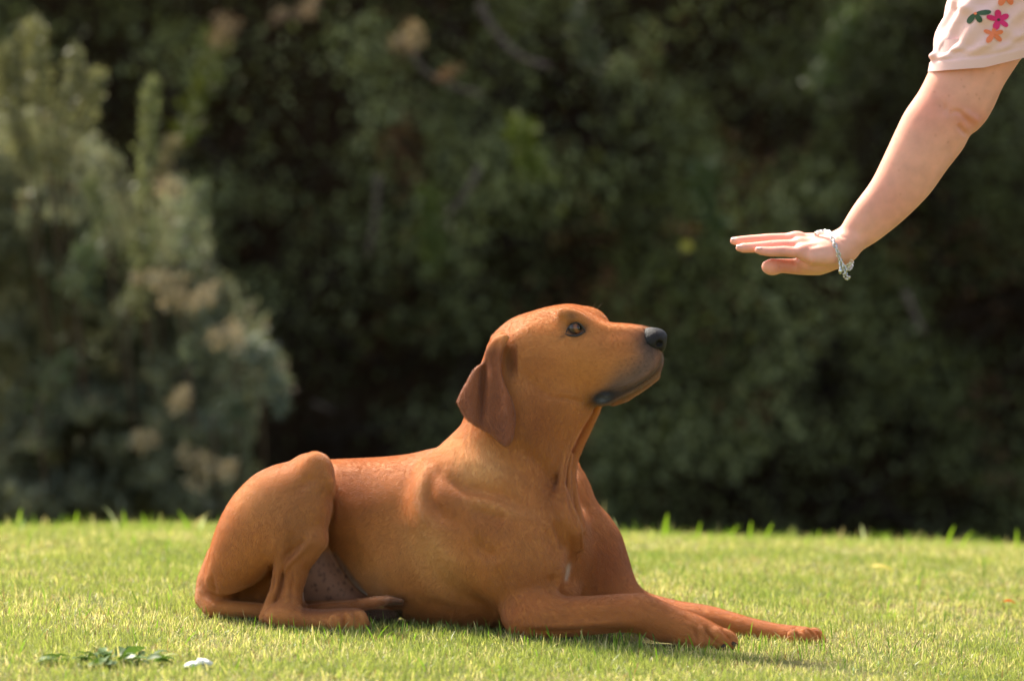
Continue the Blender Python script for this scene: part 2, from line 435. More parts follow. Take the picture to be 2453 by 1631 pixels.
def build_grass():
    r = np.random.default_rng(11)
    def field(n, x0, x1, y0, y1):
        return r.uniform(x0, x1, n), r.uniform(y0, y1, n)
    xs, ys = [], []
    for n, a in ((GRASS_N, (-1.25, 1.25, -1.0, 3.2)), (GRASS_N // 12, (-2.3, -1.25, -1.6, 3.6)), (GRASS_N // 12, (1.25, 2.3, -1.6, 3.6)), (GRASS_N // 14, (-1.25, 1.25, -1.9, -1.0)), (GRASS_N // 14, (-2.5, 2.5, 3.2, 5.0))):
        x, y = field(n, *a); xs.append(x); ys.append(y)
    x, y = np.concatenate(xs), np.concatenate(ys); c, dry = grass_palette(x, y, r)
    P = np.stack([x, y, 0 * x], 1); clump = vnoise(P, 6, 21) * 0.6 + vnoise(P, 25, 22) * 0.4
    keep = r.random(len(x)) > np.clip((dry - 0.60) * 3.5, 0, 0.75)
    h = (0.009 + 0.014 * clump + r.exponential(0.0035, len(x))).clip(0.006, 0.045) * (1.15 - 0.45 * dry)
    # keep blades out of the dog
    for hh in (0.012, 0.026):
        Z = ground(x, y) + hh; inb = (x > dog_f.lo[0]) & (x < dog_f.ax[0][-1]) & (y > dog_f.lo[1]) & (y < dog_f.ax[1][-1])
        v = np.full(len(x), 1.0); v[inb] = dog_f.sample(np.stack([x, y, Z], 1)[inb]); keep &= v > 0.001
    x, y, h, c = x[keep], y[keep], h[keep], c[keep]; n = len(x)
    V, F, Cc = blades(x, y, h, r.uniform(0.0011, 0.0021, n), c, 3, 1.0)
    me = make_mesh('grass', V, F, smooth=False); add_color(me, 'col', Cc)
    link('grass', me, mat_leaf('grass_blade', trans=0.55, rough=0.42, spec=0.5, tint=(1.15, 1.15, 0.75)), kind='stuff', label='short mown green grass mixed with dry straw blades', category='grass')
    # longer blades: scattered, more of them along the crest and round the dog
    n = 1600; x = r.uniform(-1.5, 1.5, n); y = r.uniform(-1.0, 3.0, n); x2 = r.uniform(-1.6, 1.6, 420); y2 = r.uniform(2.0, 2.9, 420)
    px_ = r.uniform(-0.5, 0.6, 170); py_ = r.uniform(-0.40, -0.12, 170) - 0.25 * (px_ * 0.3)
    x, y = np.concatenate([x, x2, px_]), np.concatenate([y, y2, py_]); n = len(x)
    Z = ground(x, y) + 0.02; inb = (x > -0.62) & (x < 0.63) & (y > -0.35) & (y < 0.23); v = np.ones(n); v[inb] = dog_f.sample(np.stack([x, y, Z], 1)[inb]); k = v > 0.002
    x, y = x[k], y[k]; n = len(x)
    c = np.where(r.random(n)[:, None] < 0.75, lin((112, 148, 44)), lin((184, 176, 120))) * r.uniform(0.75, 1.25, n)[:, None]
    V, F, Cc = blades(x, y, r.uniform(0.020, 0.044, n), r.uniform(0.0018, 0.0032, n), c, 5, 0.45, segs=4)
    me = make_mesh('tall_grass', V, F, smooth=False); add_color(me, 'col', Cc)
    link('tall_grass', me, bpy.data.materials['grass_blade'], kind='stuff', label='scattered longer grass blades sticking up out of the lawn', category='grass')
    n = 1500; x = r.uniform(-1.7, 1.7, n); y = r.uniform(2.1, 2.9, n); c = np.where(r.random(n)[:, None] < 0.7, lin((126, 156, 52)), lin((196, 190, 140))) * r.uniform(0.75, 1.2, n)[:, None]
    V, F, Cc = blades(x, y, r.exponential(0.010, n).clip(0, .035) + 0.016, r.uniform(0.0014, 0.003, n), c, 6, 0.4, segs=3)
    me = make_mesh('fringe_grass', V, F, smooth=False); add_color(me, 'col', Cc); link('fringe_grass', me, bpy.data.materials['grass_blade'], kind='stuff', label='thin grass blades fringing the far edge of the lawn', category='grass')
    # the stoutest blades standing up on the crest, placed where the eye finds them
    M = Mesher()
    for x0, hpx, lean, wdt, cc in [(1592, 50, .12, 11, 0), (1672, 34, .15, 6, 0), (1795, 40, .1, 7, 0), (1750, 30, .4, 6, 0), (1835, 36, .35, 7, 0), (2010, 30, .3, 5, 1), (2070, 36, -.15, 7, 2), (2270, 44, .3, 9, 0), (2305, 34, .55, 8, 0), (2436, 46, 0, 8, 0), (1475, 34, -.2, 6, 2), (1447, 78, 0, 3, 1),
                               (45, 40, .1, 8, 0), (180, 36, .1, 6, 0), (280, 52, -.5, 5, 2), (300, 42, -.1, 6, 0), (350, 36, -.2, 6, 0), (450, 42, -.45, 9, 0), (460, 38, .9, 6, 1), (480, 32, .3, 7, 2), (100, 24, .2, 5, 1), (1960, 22, .1, 5, 0), (2120, 20, 0, 5, 0), (2190, 28, .5, 5, 1)]:
        yb = 2.35; xb = at(x0, 1262, yb)[0]; B = np.array((xb, yb, float(ground(xb, yb)))); L_ = hpx / 1000 + 0.012; pts = [B + np.array((lean * L_ * t * t, 0, L_ * t)) for t in (0, .35, .7, 1)]
        col = [lin((122, 152, 44)), lin((150, 140, 110)), lin((176, 186, 150))][cc]; wd = wdt / 1050 / 2
        for i, s_ in ((0, 1),):
            V = []; 
            for j, p in enumerate(pts): w_ = wd * (1, 1, .75, .12)[j]; V += [p - (w_, 0, 0), p + (w_, 0.002, 0)]
            M.add(V, [(2 * j, 2 * j + 1, 2 * j + 3, 2 * j + 2) for j in range(3)], col)
    M.build('crest_grass', bpy.data.materials['grass_blade'], colname='col', kind='stuff', smooth=False, label='stout upright grass blades on the crest of the lawn', category='grass')

def leaf_shape(L, W, fold=0.15, n=5):
    """pointed oval leaf along +X, both halves lifted"""
    V, F = [], []
    for i in range(n + 1):
        t = i / n; w_ = W / 2 * math.sin(math.pi * (t * 0.94 + 0.03)) ** 0.8; x = L * t; z = -0.25 * L * (t - 0.3) ** 2 * 2
        V += [(x, -w_, z + w_ * fold * 2), (x, 0, z), (x, w_, z + w_ * fold * 2)]
    for i in range(n): a = 3 * i; F += [(a, a + 1, a + 4, a + 3), (a + 1, a + 2, a + 5, a + 4)]
    return np.array(V), np.array(F)

def build_lawn_weeds():
    m = mat_leaf('weed_leaf', trans=0.35, rough=0.5, spec=0.25)
    def ground_at(px, py):
        lo, hi = -1.6, 3.0
        for _ in range(40):
            y = (lo + hi) / 2; p = at(px, py, y)
            if p[2] < ground(p[0], y): hi = y
            else: lo = y
        return np.array((p[0], y, float(ground(p[0], y))))
    r = np.random.default_rng(4); V0, F0 = leaf_shape(1, 0.42)
    c = ground_at(262, 1590); root = empty('broadleaf_weed', tuple(c), label='low weed with broad dark leaves in the grass at lower left', category='weed')
    for k in range(46):
        th = r.uniform(0, 2 * math.pi); L_ = r.uniform(0.022, 0.046); d = r.uniform(0.0, 0.055); e = r.uniform(0.05, 0.5)
        Rm = Euler((r.normal(0, 0.4), -e, th)).to_matrix(); V = (np.array(Rm) @ (V0 * L_).T).T + c + (math.cos(th) * d * 1.6, math.sin(th) * d, 0.004 + r.uniform(0, 0.010))
        me = make_mesh('leaf', V, [F0]); pale = k in (2, 9); add_color(me, 'col', lin((196, 202, 176)) if pale else lin((84, 108, 56)) * r.uniform(0.6, 1.2)); under(link('leaf', me, m), root)
    # pale petals and scraps on the lawn
    wm = mat_simple('petal_white', (0.80, 0.78, 0.74), 0.6)
    for (px, py, s, lb) in [(474, 1600, 0.017, 'white crumpled petal lying in the grass below the dog'), ]:
        rt = empty('white_petal', tuple(ground_at(px, py)), label=lb, category='petal')
        for q in (-1, 1):
            bm = bmesh.new(); bmesh.ops.create_icosphere(bm, subdivisions=3, radius=1)
            for v in bm.verts: v.co = Vector((v.co.x * s * 0.75, v.co.y * s * 0.6, v.co.z * s * 0.32)) * (1 + 0.25 * math.sin(v.co.x * 7 + q) * math.cos(v.co.y * 6))
            me = bpy.data.meshes.new('petal'); bm.to_mesh(me); bm.free(); me.polygons.foreach_set('use_smooth', np.ones(len(me.polygons), bool)); o = link('petal', me, wm, rt); o.location = (q * s * 0.62, 0.004 * q, 0.008 + 0.002 * q); o.rotation_euler = (0, 0.25 * q, 0.3)
    def dead_leaf(px, py, L_, col, lb, rot):
        c = ground_at(px, py); V = (np.array(Euler(rot).to_matrix()) @ (V0 * L_).T).T + c + (0, 0, 0.014); me = make_mesh('fallen_leaf', V - c, [F0]); add_color(me, 'col', lin(col)); o = link('fallen_leaf', me, m, label=lb, category='leaf'); o.location = c
    dead_leaf(2436, 1462, 0.030, (196, 84, 40), 'small orange-red fallen leaf at the right edge of the lawn', (0.5, -0.3, 2.6))
    dead_leaf(2085, 1372, 0.055, (214, 190, 104), 'flat pale yellow fallen leaf on the lawn behind the paws', (0.1, 0.0, 0.2))
    dead_leaf(735, 1405 - 25 + 20, 0.02, (170, 120, 70), 'tiny brown fallen leaf tucked against the dog', (0.2, 0, 1.0)) if False else None

# ------------------------------------------------------------------ hedge and shrubs
def leaf_cloud(P, D, size, col, r, width=0.42):
    """one bent diamond leaf (4 tris) per point, pointing roughly along D"""
    n = len(P); D = D + r.normal(0, 0.55, (n, 3)); D /= np.linalg.norm(D, axis=1)[:, None]
    S = np.cross(D, r.normal(0, 1, (n, 3))); S /= np.linalg.norm(S, axis=1)[:, None] + 1e-9; U = np.cross(D, S)
    L_ = size[:, None]; W2 = L_ * width / 2
    a = P; b = P + D * L_ * 0.5 - S * W2 + U * L_ * 0.06; c = P + D * L_ * 0.5 + S * W2 + U * L_ * 0.06; d = P + D * L_ - U * L_ * 0.12
    V = np.stack([a, b, c, d], 1).reshape(-1, 3); base = np.arange(n)[:, None] * 4
    F = np.concatenate([base + (0, 1, 2), base + (1, 3, 2)]); return V, [F], np.repeat(col, 4, 0)

def build_hedge():
    r = np.random.default_rng(31); m = mat_leaf('hedge_leaf', trans=0.15, rough=0.6, spec=0.2, tint=(1.0, 1.1, 0.4))
    root = empty('hedge', (0, 8.4, float(ground(0, 8.4))), label='tall dark overgrown hedge behind the lawn, blurred', category='hedge')
    n = HEDGE_N; x = r.uniform(-2.9, 2.9, n); z = r.uniform(-1.15, 3.3, n); u = r.random(n) ** 1.4
    far = int(n * 0.25); x[:far] = r.uniform(-7, 7, far); u[:far] = r.random(far) ** 1.2
    P = np.stack([x, 0 * x, z], 1)
    bump = 0.45 * vnoise(P, 1.7, 41) + 0.35 * vnoise(P, 4.2, 42) + 0.2 * vnoise(P, 9.0, 43)
    vx, vz = at(760, 880, 8.0)[0], at(760, 880, 8.0)[2]
    void = np.exp(-(((x - vx) / 0.30) ** 2 + ((z - vz) / 0.75) ** 2))
    y = 7.9 - 1.3 * (bump - 0.5) + 0.75 * void + u * (1.0 + 0.2)
    keep = (r.random(n) > 0.55 * void * (u < 0.6)) & (r.random(n) > smoothstep(0.54, 0.40, bump) * 0.88 * (u < 0.6)); x, y, z, P, bump, u = [q[keep] for q in (x, y, z, P, bump, u)]; n = len(x)
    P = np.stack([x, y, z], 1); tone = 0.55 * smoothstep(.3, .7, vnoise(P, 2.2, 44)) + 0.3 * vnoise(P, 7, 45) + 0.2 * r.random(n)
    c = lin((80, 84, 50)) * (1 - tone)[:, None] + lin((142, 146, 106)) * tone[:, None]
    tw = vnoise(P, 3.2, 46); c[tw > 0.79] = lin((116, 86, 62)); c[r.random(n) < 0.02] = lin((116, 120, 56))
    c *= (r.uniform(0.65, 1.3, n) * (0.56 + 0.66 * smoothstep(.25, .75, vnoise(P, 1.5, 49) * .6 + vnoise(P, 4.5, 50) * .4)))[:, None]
    D = np.stack([vnoise(P, 2, 47) - 0.5, -0.8 - 0 * x, vnoise(P, 2, 48) - 0.2], 1)
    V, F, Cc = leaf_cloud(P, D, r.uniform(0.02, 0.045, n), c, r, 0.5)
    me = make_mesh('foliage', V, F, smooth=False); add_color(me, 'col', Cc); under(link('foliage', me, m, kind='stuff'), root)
    # added backing inside the hedge: lumpy brown solid that blocks sun and sky behind
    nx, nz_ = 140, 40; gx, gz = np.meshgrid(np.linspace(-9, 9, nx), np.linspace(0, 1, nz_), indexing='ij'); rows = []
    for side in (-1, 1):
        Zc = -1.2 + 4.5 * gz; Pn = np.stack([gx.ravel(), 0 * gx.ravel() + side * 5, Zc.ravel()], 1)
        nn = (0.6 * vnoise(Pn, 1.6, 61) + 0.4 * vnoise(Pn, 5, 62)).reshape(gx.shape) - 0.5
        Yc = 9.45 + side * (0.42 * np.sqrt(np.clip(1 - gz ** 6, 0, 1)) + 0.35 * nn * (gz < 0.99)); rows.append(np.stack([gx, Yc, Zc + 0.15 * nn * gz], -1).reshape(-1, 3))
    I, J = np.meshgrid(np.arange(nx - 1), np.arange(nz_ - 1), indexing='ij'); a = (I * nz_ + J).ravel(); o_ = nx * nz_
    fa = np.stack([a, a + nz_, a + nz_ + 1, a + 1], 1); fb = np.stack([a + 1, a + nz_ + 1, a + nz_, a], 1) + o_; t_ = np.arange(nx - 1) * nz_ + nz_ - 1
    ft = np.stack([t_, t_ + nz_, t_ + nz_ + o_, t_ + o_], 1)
    me = make_mesh('backing', np.vstack(rows), [np.vstack([fa, fb, ft])]); under(link('hedge_backing', me, mat_simple('backing_brown', (0.034, 0.020, 0.012), 0.95, spec=0.05, noise=0.6, scale=14, bump=1.0)), root)
    # woody inside: dense dead twigs that fill the depth of the hedge
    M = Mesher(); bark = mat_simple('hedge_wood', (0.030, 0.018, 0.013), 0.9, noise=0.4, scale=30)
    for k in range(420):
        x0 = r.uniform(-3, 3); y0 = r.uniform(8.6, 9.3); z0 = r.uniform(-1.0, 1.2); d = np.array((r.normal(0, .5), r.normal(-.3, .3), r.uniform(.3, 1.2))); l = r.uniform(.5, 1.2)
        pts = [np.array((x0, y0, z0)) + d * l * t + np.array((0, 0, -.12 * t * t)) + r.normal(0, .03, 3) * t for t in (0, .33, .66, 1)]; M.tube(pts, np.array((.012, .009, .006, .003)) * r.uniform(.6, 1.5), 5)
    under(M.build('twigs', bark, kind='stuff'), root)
    # the thick stems seen as pale blurred lines
    pale = mat_simple('pale_bark', (0.085, 0.06, 0.055), 0.85, noise=0.3, scale=25)
    for i, (pts, rad, yy) in enumerate([([(1150, 10), (1175, 60), (1215, 110), (1262, 145), (1320, 160)], 0.014, 7.0), ([(955, 90), (985, 120), (1010, 165), (1080, 205), (1160, 230)], 0.010, 6.9), ([(1150, 400), (1120, 460), (1070, 515)], 0.011, 7.2),
                                       ([(905, 420), (900, 520), (880, 620)], 0.010, 7.3), ([(2170, 700), (2190, 750), (2215, 800)], 0.012, 7.0), ([(750, 965), (775, 975), (800, 985)], 0.006, 7.3)]):
        S = catmull([at(p[0], p[1], yy) for p in pts], 4, closed=False); M = Mesher(); M.tube(S, np.linspace(rad, rad * 0.5, len(S)), 8); under(M.build('branch', pale), root)
    # upright green shoots
    gm = mat_leaf('shoot_leaf', trans=0.25, rough=0.45)
    for (pts, yy, col) in [([(1040, 640), (1035, 560), (1022, 470)], 7.0, (96, 108, 58)), ([(1290, 420), (1262, 380), (1250, 300)], 7.0, (112, 122, 48)), ([(440, 330), (475, 240), (520, 100)], 6.9, (112, 118, 52)), ([(1720, 560), (1680, 470), (1700, 400)], 7.0, (84, 98, 62)), ([(1960, 200), (1990, 120), (2030, 40)], 7.0, (92, 104, 66)), ([(1430, 170), (1400, 100), (1380, 20)], 7.0, (96, 100, 76))]:
        S = catmull([at(p[0], p[1], yy) for p in pts], 8, closed=False); q = r.integers(0, len(S), 260); P = S[q] + r.normal(0, 0.022, (260, 3)); T = (S[-1] - S[0]) / np.linalg.norm(S[-1] - S[0])
        V, F, Cc = leaf_cloud(P, np.tile(T * 0.8, (260, 1)) + r.normal(0, .4, (260, 3)), r.uniform(.03, .055, 260), lin(col) * 0.72 * r.uniform(.7, 1.2, 260)[:, None], r, .35); me = make_mesh('shoot', V, F, smooth=False); add_color(me, 'col', Cc); under(link('shoot', me, gm, kind='stuff'), root)
    # odd bright leaves and withered flower heads
    V0, F0 = leaf_shape(1, 0.8)
    for (px, py, L_, col, nm) in [(1645, 590, 0.046, (150, 142, 56), 'yellow_leaf')]:
        V = (np.array(Euler((0, 0.1, 0.1)).to_matrix() @ Matrix.Rotation(math.radians(72), 3, 'X')) @ (V0 * L_ - (L_ / 2, 0, 0)).T).T + at(px, py, 6.75); me = make_mesh(nm, V, [F0]); add_color(me, 'col', lin(col)); under(link(nm, me, gm), root)
    fm = mat_leaf('flower_head_petals', trans=0.35, rough=0.7, spec=0.2, tint=(1.1, 1.0, 0.8))
    def head(px, py, yy, rad, col, root_, elong=1.0):
        k = int(230 * (rad / 0.05)); d = r.normal(0, 1, (k, 3)); d /= np.linalg.norm(d, axis=1)[:, None]; off = r.normal(0, rad * 0.55, (4, 3))[r.integers(0, 4, k)]; P = at(px, py, yy) + off + d * rad * 0.72 * (r.random(k)[:, None] ** 0.4) * (elong, 0.8, 1 / elong)
        V, F, Cc = leaf_cloud(P, d, r.uniform(.010, .02, k), lin(col) * r.uniform(.7, 1.2, k)[:, None], r, .6); me = make_mesh('flower_head', V, F, smooth=False); add_color(me, 'col', Cc); under(link('flower_head', me, fm, kind='stuff'), root_)
    for px, py, rad, col in [(980, 85, .042, (150, 132, 104)), (545, 50, .055, (138, 120, 96)), (735, 10, .035, (150, 130, 106)), (672, 35, .022, (130, 114, 98)), (1500, 165, .045, (104, 112, 80)), (1065, 180, .026, (120, 96, 74))]: head(px, py, 6.8, rad, col, root)

    # grey-green flowering shrub in front of the hedge on the left
    sy = 5.2; sroot = empty('flowering_shrub', (-1.25, sy + 0.3, float(ground(-1.25, sy + 0.3))), label='grey-green shrub with cream flower heads at the left, in front of the dark hedge', category='shrub')
    sm = mat_leaf('shrub_leaf', trans=0.40, rough=0.5, spec=0.35, tint=(1.0, 1.0, 0.7)); n = SHRUB_N
    px = r.uniform(-260, 700, n); py = r.uniform(0, 1330, n)
    edge = np.interp(py, [0, 380, 440, 560, 660, 720, 800, 900, 960, 1020, 1100, 1240, 1330], [120, 210, 430, 500, 470, 520, 610, 650, 675, 590, 580, 590, 580]) + 40 * (vnoise(np.stack([py / 60, 0 * py, 0 * py], 1), 1, 51) - 0.5)
    top = np.interp(px, [-260, 0, 90, 200, 240, 330, 360, 400, 480, 560, 640, 700], [300, 260, 330, 330, 470, 470, 400, 470, 640, 760, 900, 1000])
    dens = smoothstep(0, 40, edge - px) * smoothstep(-20, 60, py - top); Pn = np.stack([px / 100, py / 100, 0 * px], 1); lump = 0.6 * vnoise(Pn, 1.3, 52) + 0.4 * vnoise(Pn, 3.1, 53)
    k = (r.random(n) < dens) & (r.random(n) > smoothstep(0.48, 0.30, lump) * 0.85) & (r.random(n) > 0.9 * np.exp(-(((px - 545) / 70) ** 2 + ((py - 915) / 60) ** 2)))
    px, py, lump, Pn = px[k], py[k], lump[k], Pn[k]; n = len(px); yy = sy + 0.55 - 1.1 * (lump - 0.35) + r.random(n) ** 1.3 * 0.7
    P = np.stack([at(a, b, sy) for a, b in zip(px, py)]); P[:, 1] = yy
    tone = r.random(n) * 0.6 + 0.4 * vnoise(P, 6, 54)
    c = lin((84, 88, 68)) * (1 - tone)[:, None] + lin((144, 146, 126)) * tone[:, None]; c[r.random(n) < 0.05] = lin((120, 98, 78)); c *= r.uniform(.7, 1.25, n)[:, None]
    D = np.stack([0.3 * (vnoise(P, 5, 55) - .5), -0.4 + 0 * px, 0.8 + 0 * px], 1)
    V, F, Cc = leaf_cloud(P, D, r.uniform(.022, .045, n), c, r, .32); me = make_mesh('foliage', V, F, smooth=False); add_color(me, 'col', Cc); under(link('foliage', me, sm, kind='stuff'), sroot)
    # plumes: leafy upright sprigs that stand clear of the mass
    M = Mesher()
    for (pts, rad, cnt, col) in [([(120, 420), (95, 250), (78, 50)], .030, 900, (158, 156, 110)), ([(130, 400), (160, 240), (180, 120)], .022, 420, (150, 150, 112)), ([(150, 400), (205, 270), (232, 180)], .022, 500, (160, 158, 112)), ([(60, 400), (20, 260), (5, 130)], .026, 500, (150, 148, 104)), ([(80, 420), (45, 300), (30, 100)], .022, 420, (140, 140, 104)),
                                ([(345, 640), (350, 400), (365, 195)], .019, 800, (152, 158, 110)), ([(365, 500), (395, 400), (412, 340)], .016, 220, (150, 140, 108)), ([(330, 560), (290, 440), (268, 385)], .018, 260, (140, 140, 110)), ([(260, 560), (240, 500), (215, 440)], .02, 240, (132, 140, 100)), ([(430, 620), (465, 520), (480, 450)], .022, 300, (128, 138, 110)),
                                ([(560, 820), (600, 830), (640, 850)], .024, 260, (124, 134, 118)), ([(620, 860), (660, 920), (668, 980)], .024, 340, (118, 128, 112)), ([(510, 1000), (550, 970), (570, 990)], .022, 220, (112, 124, 100)), ([(455, 880), (452, 850), (450, 820)], .014, 120, (120, 130, 108)), ([(180, 700), (200, 640), (205, 590)], .03, 260, (120, 134, 96)), ([(90, 980), (130, 900), (170, 860)], .03, 240, (116, 128, 96)),
                                ([(300, 760), (340, 700), (350, 640)], .026, 300, (140, 142, 104))]:
        S = catmull([at(p[0], p[1], sy + 0.02) for p in pts], 10, closed=False); q = (r.random(cnt) ** 0.9 * (len(S) - 1)).astype(int); wdt = rad * (1.15 - 0.7 * q / len(S)); P = S[q] + r.normal(0, 1, (cnt, 3)) * wdt[:, None]
        T = (S[-1] - S[0]) / np.linalg.norm(S[-1] - S[0]); V, F, Cc = leaf_cloud(P, np.tile(T, (cnt, 1)), r.uniform(.02, .036, cnt), lin(col) * (0.66, 0.66, 0.70) * r.uniform(.65, 1.2, cnt)[:, None], r, .3)
        me = make_mesh('sprig', V, F, smooth=False); add_color(me, 'col', Cc); under(link('sprig', me, sm, kind='stuff'), sroot); M.tube(S, np.linspace(.006, .002, len(S)), 5)
        b0 = S[0]; M.tube([b0, b0 + (0, .25, -.3), np.array((b0[0] * .8 - .2, sy + .7, float(ground(b0[0], sy))))], (.004, .006, .008), 5)
    under(M.build('stem', bark if False else mat_simple('shrub_wood', (0.07, 0.045, 0.03), 0.9)), sroot)
    for px_, py_, rad, el in [(375, 690, .045, 1.0), (425, 710, .034, 1.4), (492, 708, .040, 1.1), (545, 800, .040, .9), (432, 945, .036, .85), (352, 1045, .038, 1.1), (478, 1125, .044, 1.0), (545, 1120, .030, 1.3), (410, 455, .026, .8), (340, 670, .02, 1)]: head(px_, py_, sy - 0.10, rad, (180, 164, 134), sroot, el)

# ------------------------------------------------------------------ the dog
PX = 1 / 1300.0
def R_(*r): return np.array(r) * PX
def L3(*pts): return np.array([at(*p) for p in pts])

def ear_y(px, py):
    y = -0.140 - 0.00018 * (px - 1185) - 0.00020 * (py - 830)
    y = y - 0.010 * np.exp(-((px - 1208 - 0.05 * (py - 830)) / 16) ** 2)                 # rolled front edge
    y = y + 0.014 * np.exp(-(((px - 1157) + 0.07 * (py - 930)) / 9) ** 2) * smoothstep(1040, 960, py) * smoothstep(840, 890, py)   # pleat
    y = y - 0.006 * np.exp(-((px - 1130) / 18) ** 2)
    return y

def dog_field(h):
    f = Field((-0.63, -0.36, -0.075), (0.64, 0.24, 0.66), h)
    # trunk
    f.inflate([(560, 1260), (600, 1190), (650, 1135), (714, 1115), (786, 1107), (860, 1102), (930, 1096), (985, 1088), (1050, 1072), (1130, 1062), (1240, 1080), (1320, 1140), (1362, 1220),
               (1378, 1290), (1362, 1360), (1335, 1415), (1285, 1458), (1210, 1488), (1120, 1500), (1040, 1495), (985, 1485), (935, 1462), (888, 1432), (845, 1402),
               (810, 1362), (788, 1325), (770, 1285), (700, 1310), (620, 1330), (565, 1310)], 0.128, 0.03, slope=(-0.33, 0), k=0.02)
    # groin and belly skin behind the flank
    f.inflate([(560, 1250), (640, 1220), (760, 1230), (820, 1330), (860, 1400), (905, 1450), (860, 1475), (760, 1470), (640, 1468), (540, 1450), (520, 1350)], 0.10, 0.105, slope=(-0.25, 0), k=0.012)
    # far thigh lying flat behind
    f.chain(L3((640, 1420, 0.16), (760, 1430, 0.13), (850, 1450, 0.09)), R_(60, 48, 26), 0.03)
    # neck
    f.inflate([(1195, 800), (1290, 770), (1390, 850), (1424, 950), (1412, 990), (1392, 1020), (1372, 1060), (1356, 1110), (1352, 1170), (1372, 1240), (1350, 1310), (1280, 1330),
               (1130, 1290), (1035, 1190), (1020, 1110), (1055, 1070), (1099, 1027), (1114, 1000), (1130, 950), (1150, 880)], 0.090, -0.075, slope=(-0.10, -0.05), k=0.03)
    # head
    f.inflate([(1178, 850), (1183, 815), (1199, 790), (1230, 765), (1275, 748), (1318, 736), (1362, 732), (1402, 742), (1432, 760), (1458, 772), (1490, 775), (1522, 778), (1550, 783),
               (1570, 790), (1578, 806), (1578, 825), (1586, 848), (1587, 868), (1577, 893), (1548, 916), (1515, 936), (1490, 950), (1460, 958), (1433, 964), (1400, 964),
               (1364, 952), (1310, 955), (1250, 960), (1200, 930)], 0.066, -0.092, slope=(-0.10, 0), k=0.018, power=0.85)
    # brows (far one shows above the near one), cheek, flews, chin
    f.blob(at(1392, 764, -0.050), R_(60, 27, 28), 0.026, rot=-0.22); f.blob(at(1424, 764, -0.052), R_(26, 20, 17), 0.016, rot=-0.6)
    f.blob(at(1370, 757, -0.135), R_(36, 18, 17), 0.016, rot=-0.35)
    f.blob(at(1300, 850, -0.125), R_(80, 40, 62), 0.03, rot=-0.2)
    f.blob(at(1395, 843, -0.118), R_(60, 26, 22), 0.03, rot=-0.1)
    f.blob(at(1500, 880, -0.118), R_(76, 26, 38), 0.02, rot=0.35)
    f.blob(at(1500, 880, -0.085), R_(76, 26, 38), 0.02, rot=0.35)
    f.blob(at(1448, 944, -0.128), R_(34, 22, 26), 0.016, rot=0.25)
    f.chain(L3((1430, 948, -0.125), (1465, 948, -0.128), (1510, 930, -0.128), (1545, 908, -0.122), (1572, 886, -0.112)), R_(14, 13, 12, 11, 9), 0.006)
    f.chain(L3((1470, 958, -0.10), (1500, 950, -0.105), (1540, 925, -0.105), (1570, 902, -0.10)), R_(13, 11, 10, 9), 0.012)
    # eye socket
    f.blob(at(1378, 788, -0.156), R_(23, 17, 17), 0.005, rot=-0.25, carve=True)
    # dewlap: the hanging skin of the throat
    f.chain(L3((1436, 962, -0.075), (1426, 985, -0.06), (1408, 1022, -0.05), (1390, 1060, -0.045), (1374, 1095, -0.045), (1366, 1140, -0.06), (1372, 1200, -0.09), (1385, 1260, -0.10)), R_(9, 10, 11, 11, 12, 13, 15, 16), 0.006)
    f.chain(L3((1405, 985, -0.10), (1380, 1030, -0.11), (1360, 1075, -0.12), (1349, 1120, -0.13), (1345, 1160, -0.138), (1350, 1200, -0.14)), R_(10, 10, 9, 9, 9, 9), 0.010)
    f.chain(L3((1366, 1090, -0.085), (1360, 1120, -0.10), (1360, 1160, -0.115), (1366, 1210, -0.125)), R_(8, 9, 9, 9), 0.005)
    f.blob(at(1395, 1405, 0.0), R_(55, 50, 60), 0.03); f.blob(at(1350, 1420, -0.06), R_(40, 60, 40), 0.03)
    # breast bone with loose skin
    f.chain(L3((1345, 1190, -0.15), (1362, 1230, -0.155), (1378, 1268, -0.145), (1384, 1305, -0.115)), R_(15, 18, 18, 14), 0.02)
    f.blob(at(1376, 1310, -0.04), R_(44, 70, 80), 0.035)
    # near shoulder and upper arm
    f.inflate([(1040, 1120), (1000, 1170), (988, 1230), (1010, 1300), (1070, 1370), (1150, 1420), (1195, 1452), (1205, 1485), (1226, 1512), (1260, 1500), (1300, 1450), (1330, 1418),
               (1346, 1370), (1349, 1310), (1342, 1250), (1310, 1190), (1240, 1135), (1130, 1095)], 0.066, -0.128, slope=(-0.16, 0.10), k=0.035)
    # near forearm and paw
    f.inflate([(1216, 1500), (1210, 1470), (1226, 1440), (1262, 1418), (1307, 1413), (1340, 1426), (1372, 1432), (1456, 1427), (1531, 1422), (1561, 1429), (1617, 1452), (1679, 1475),
               (1711, 1492), (1744, 1509), (1764, 1534), (1758, 1550), (1700, 1556), (1640, 1550), (1590, 1528), (1540, 1514), (1478, 1512), (1400, 1520), (1300, 1528), (1240, 1524)], 0.041, -0.195, slope=(-0.12, 0.1), k=0.02)
    f.blob(at(1575, 1512, -0.20), R_(34, 30, 20), 0.012, rot=-0.3)
    for (x, y, d, a, b_, c_, ro) in [(1742, 1526, -0.222, 25, 14, 17, -0.6), (1712, 1533, -0.236, 26, 13, 17, -0.5), (1678, 1536, -0.240, 24, 13, 16, -0.4), (1862, 1488, -0.125, 20, 14, 24, 0.1)][:3]:
        f.blob(at(x, y, d), R_(a, b_, c_), 0.003, rot=ro)
    # far shoulder, upper arm
    f.inflate([(1372, 1108), (1392, 1125), (1411, 1160), (1429, 1203), (1458, 1237), (1484, 1276), (1499, 1319), (1513, 1366), (1530, 1415), (1540, 1475), (1470, 1500), (1420, 1470),
               (1380, 1380), (1330, 1280), (1320, 1180)], 0.075, 0.035, slope=(-0.1, 0.1), k=0.03)
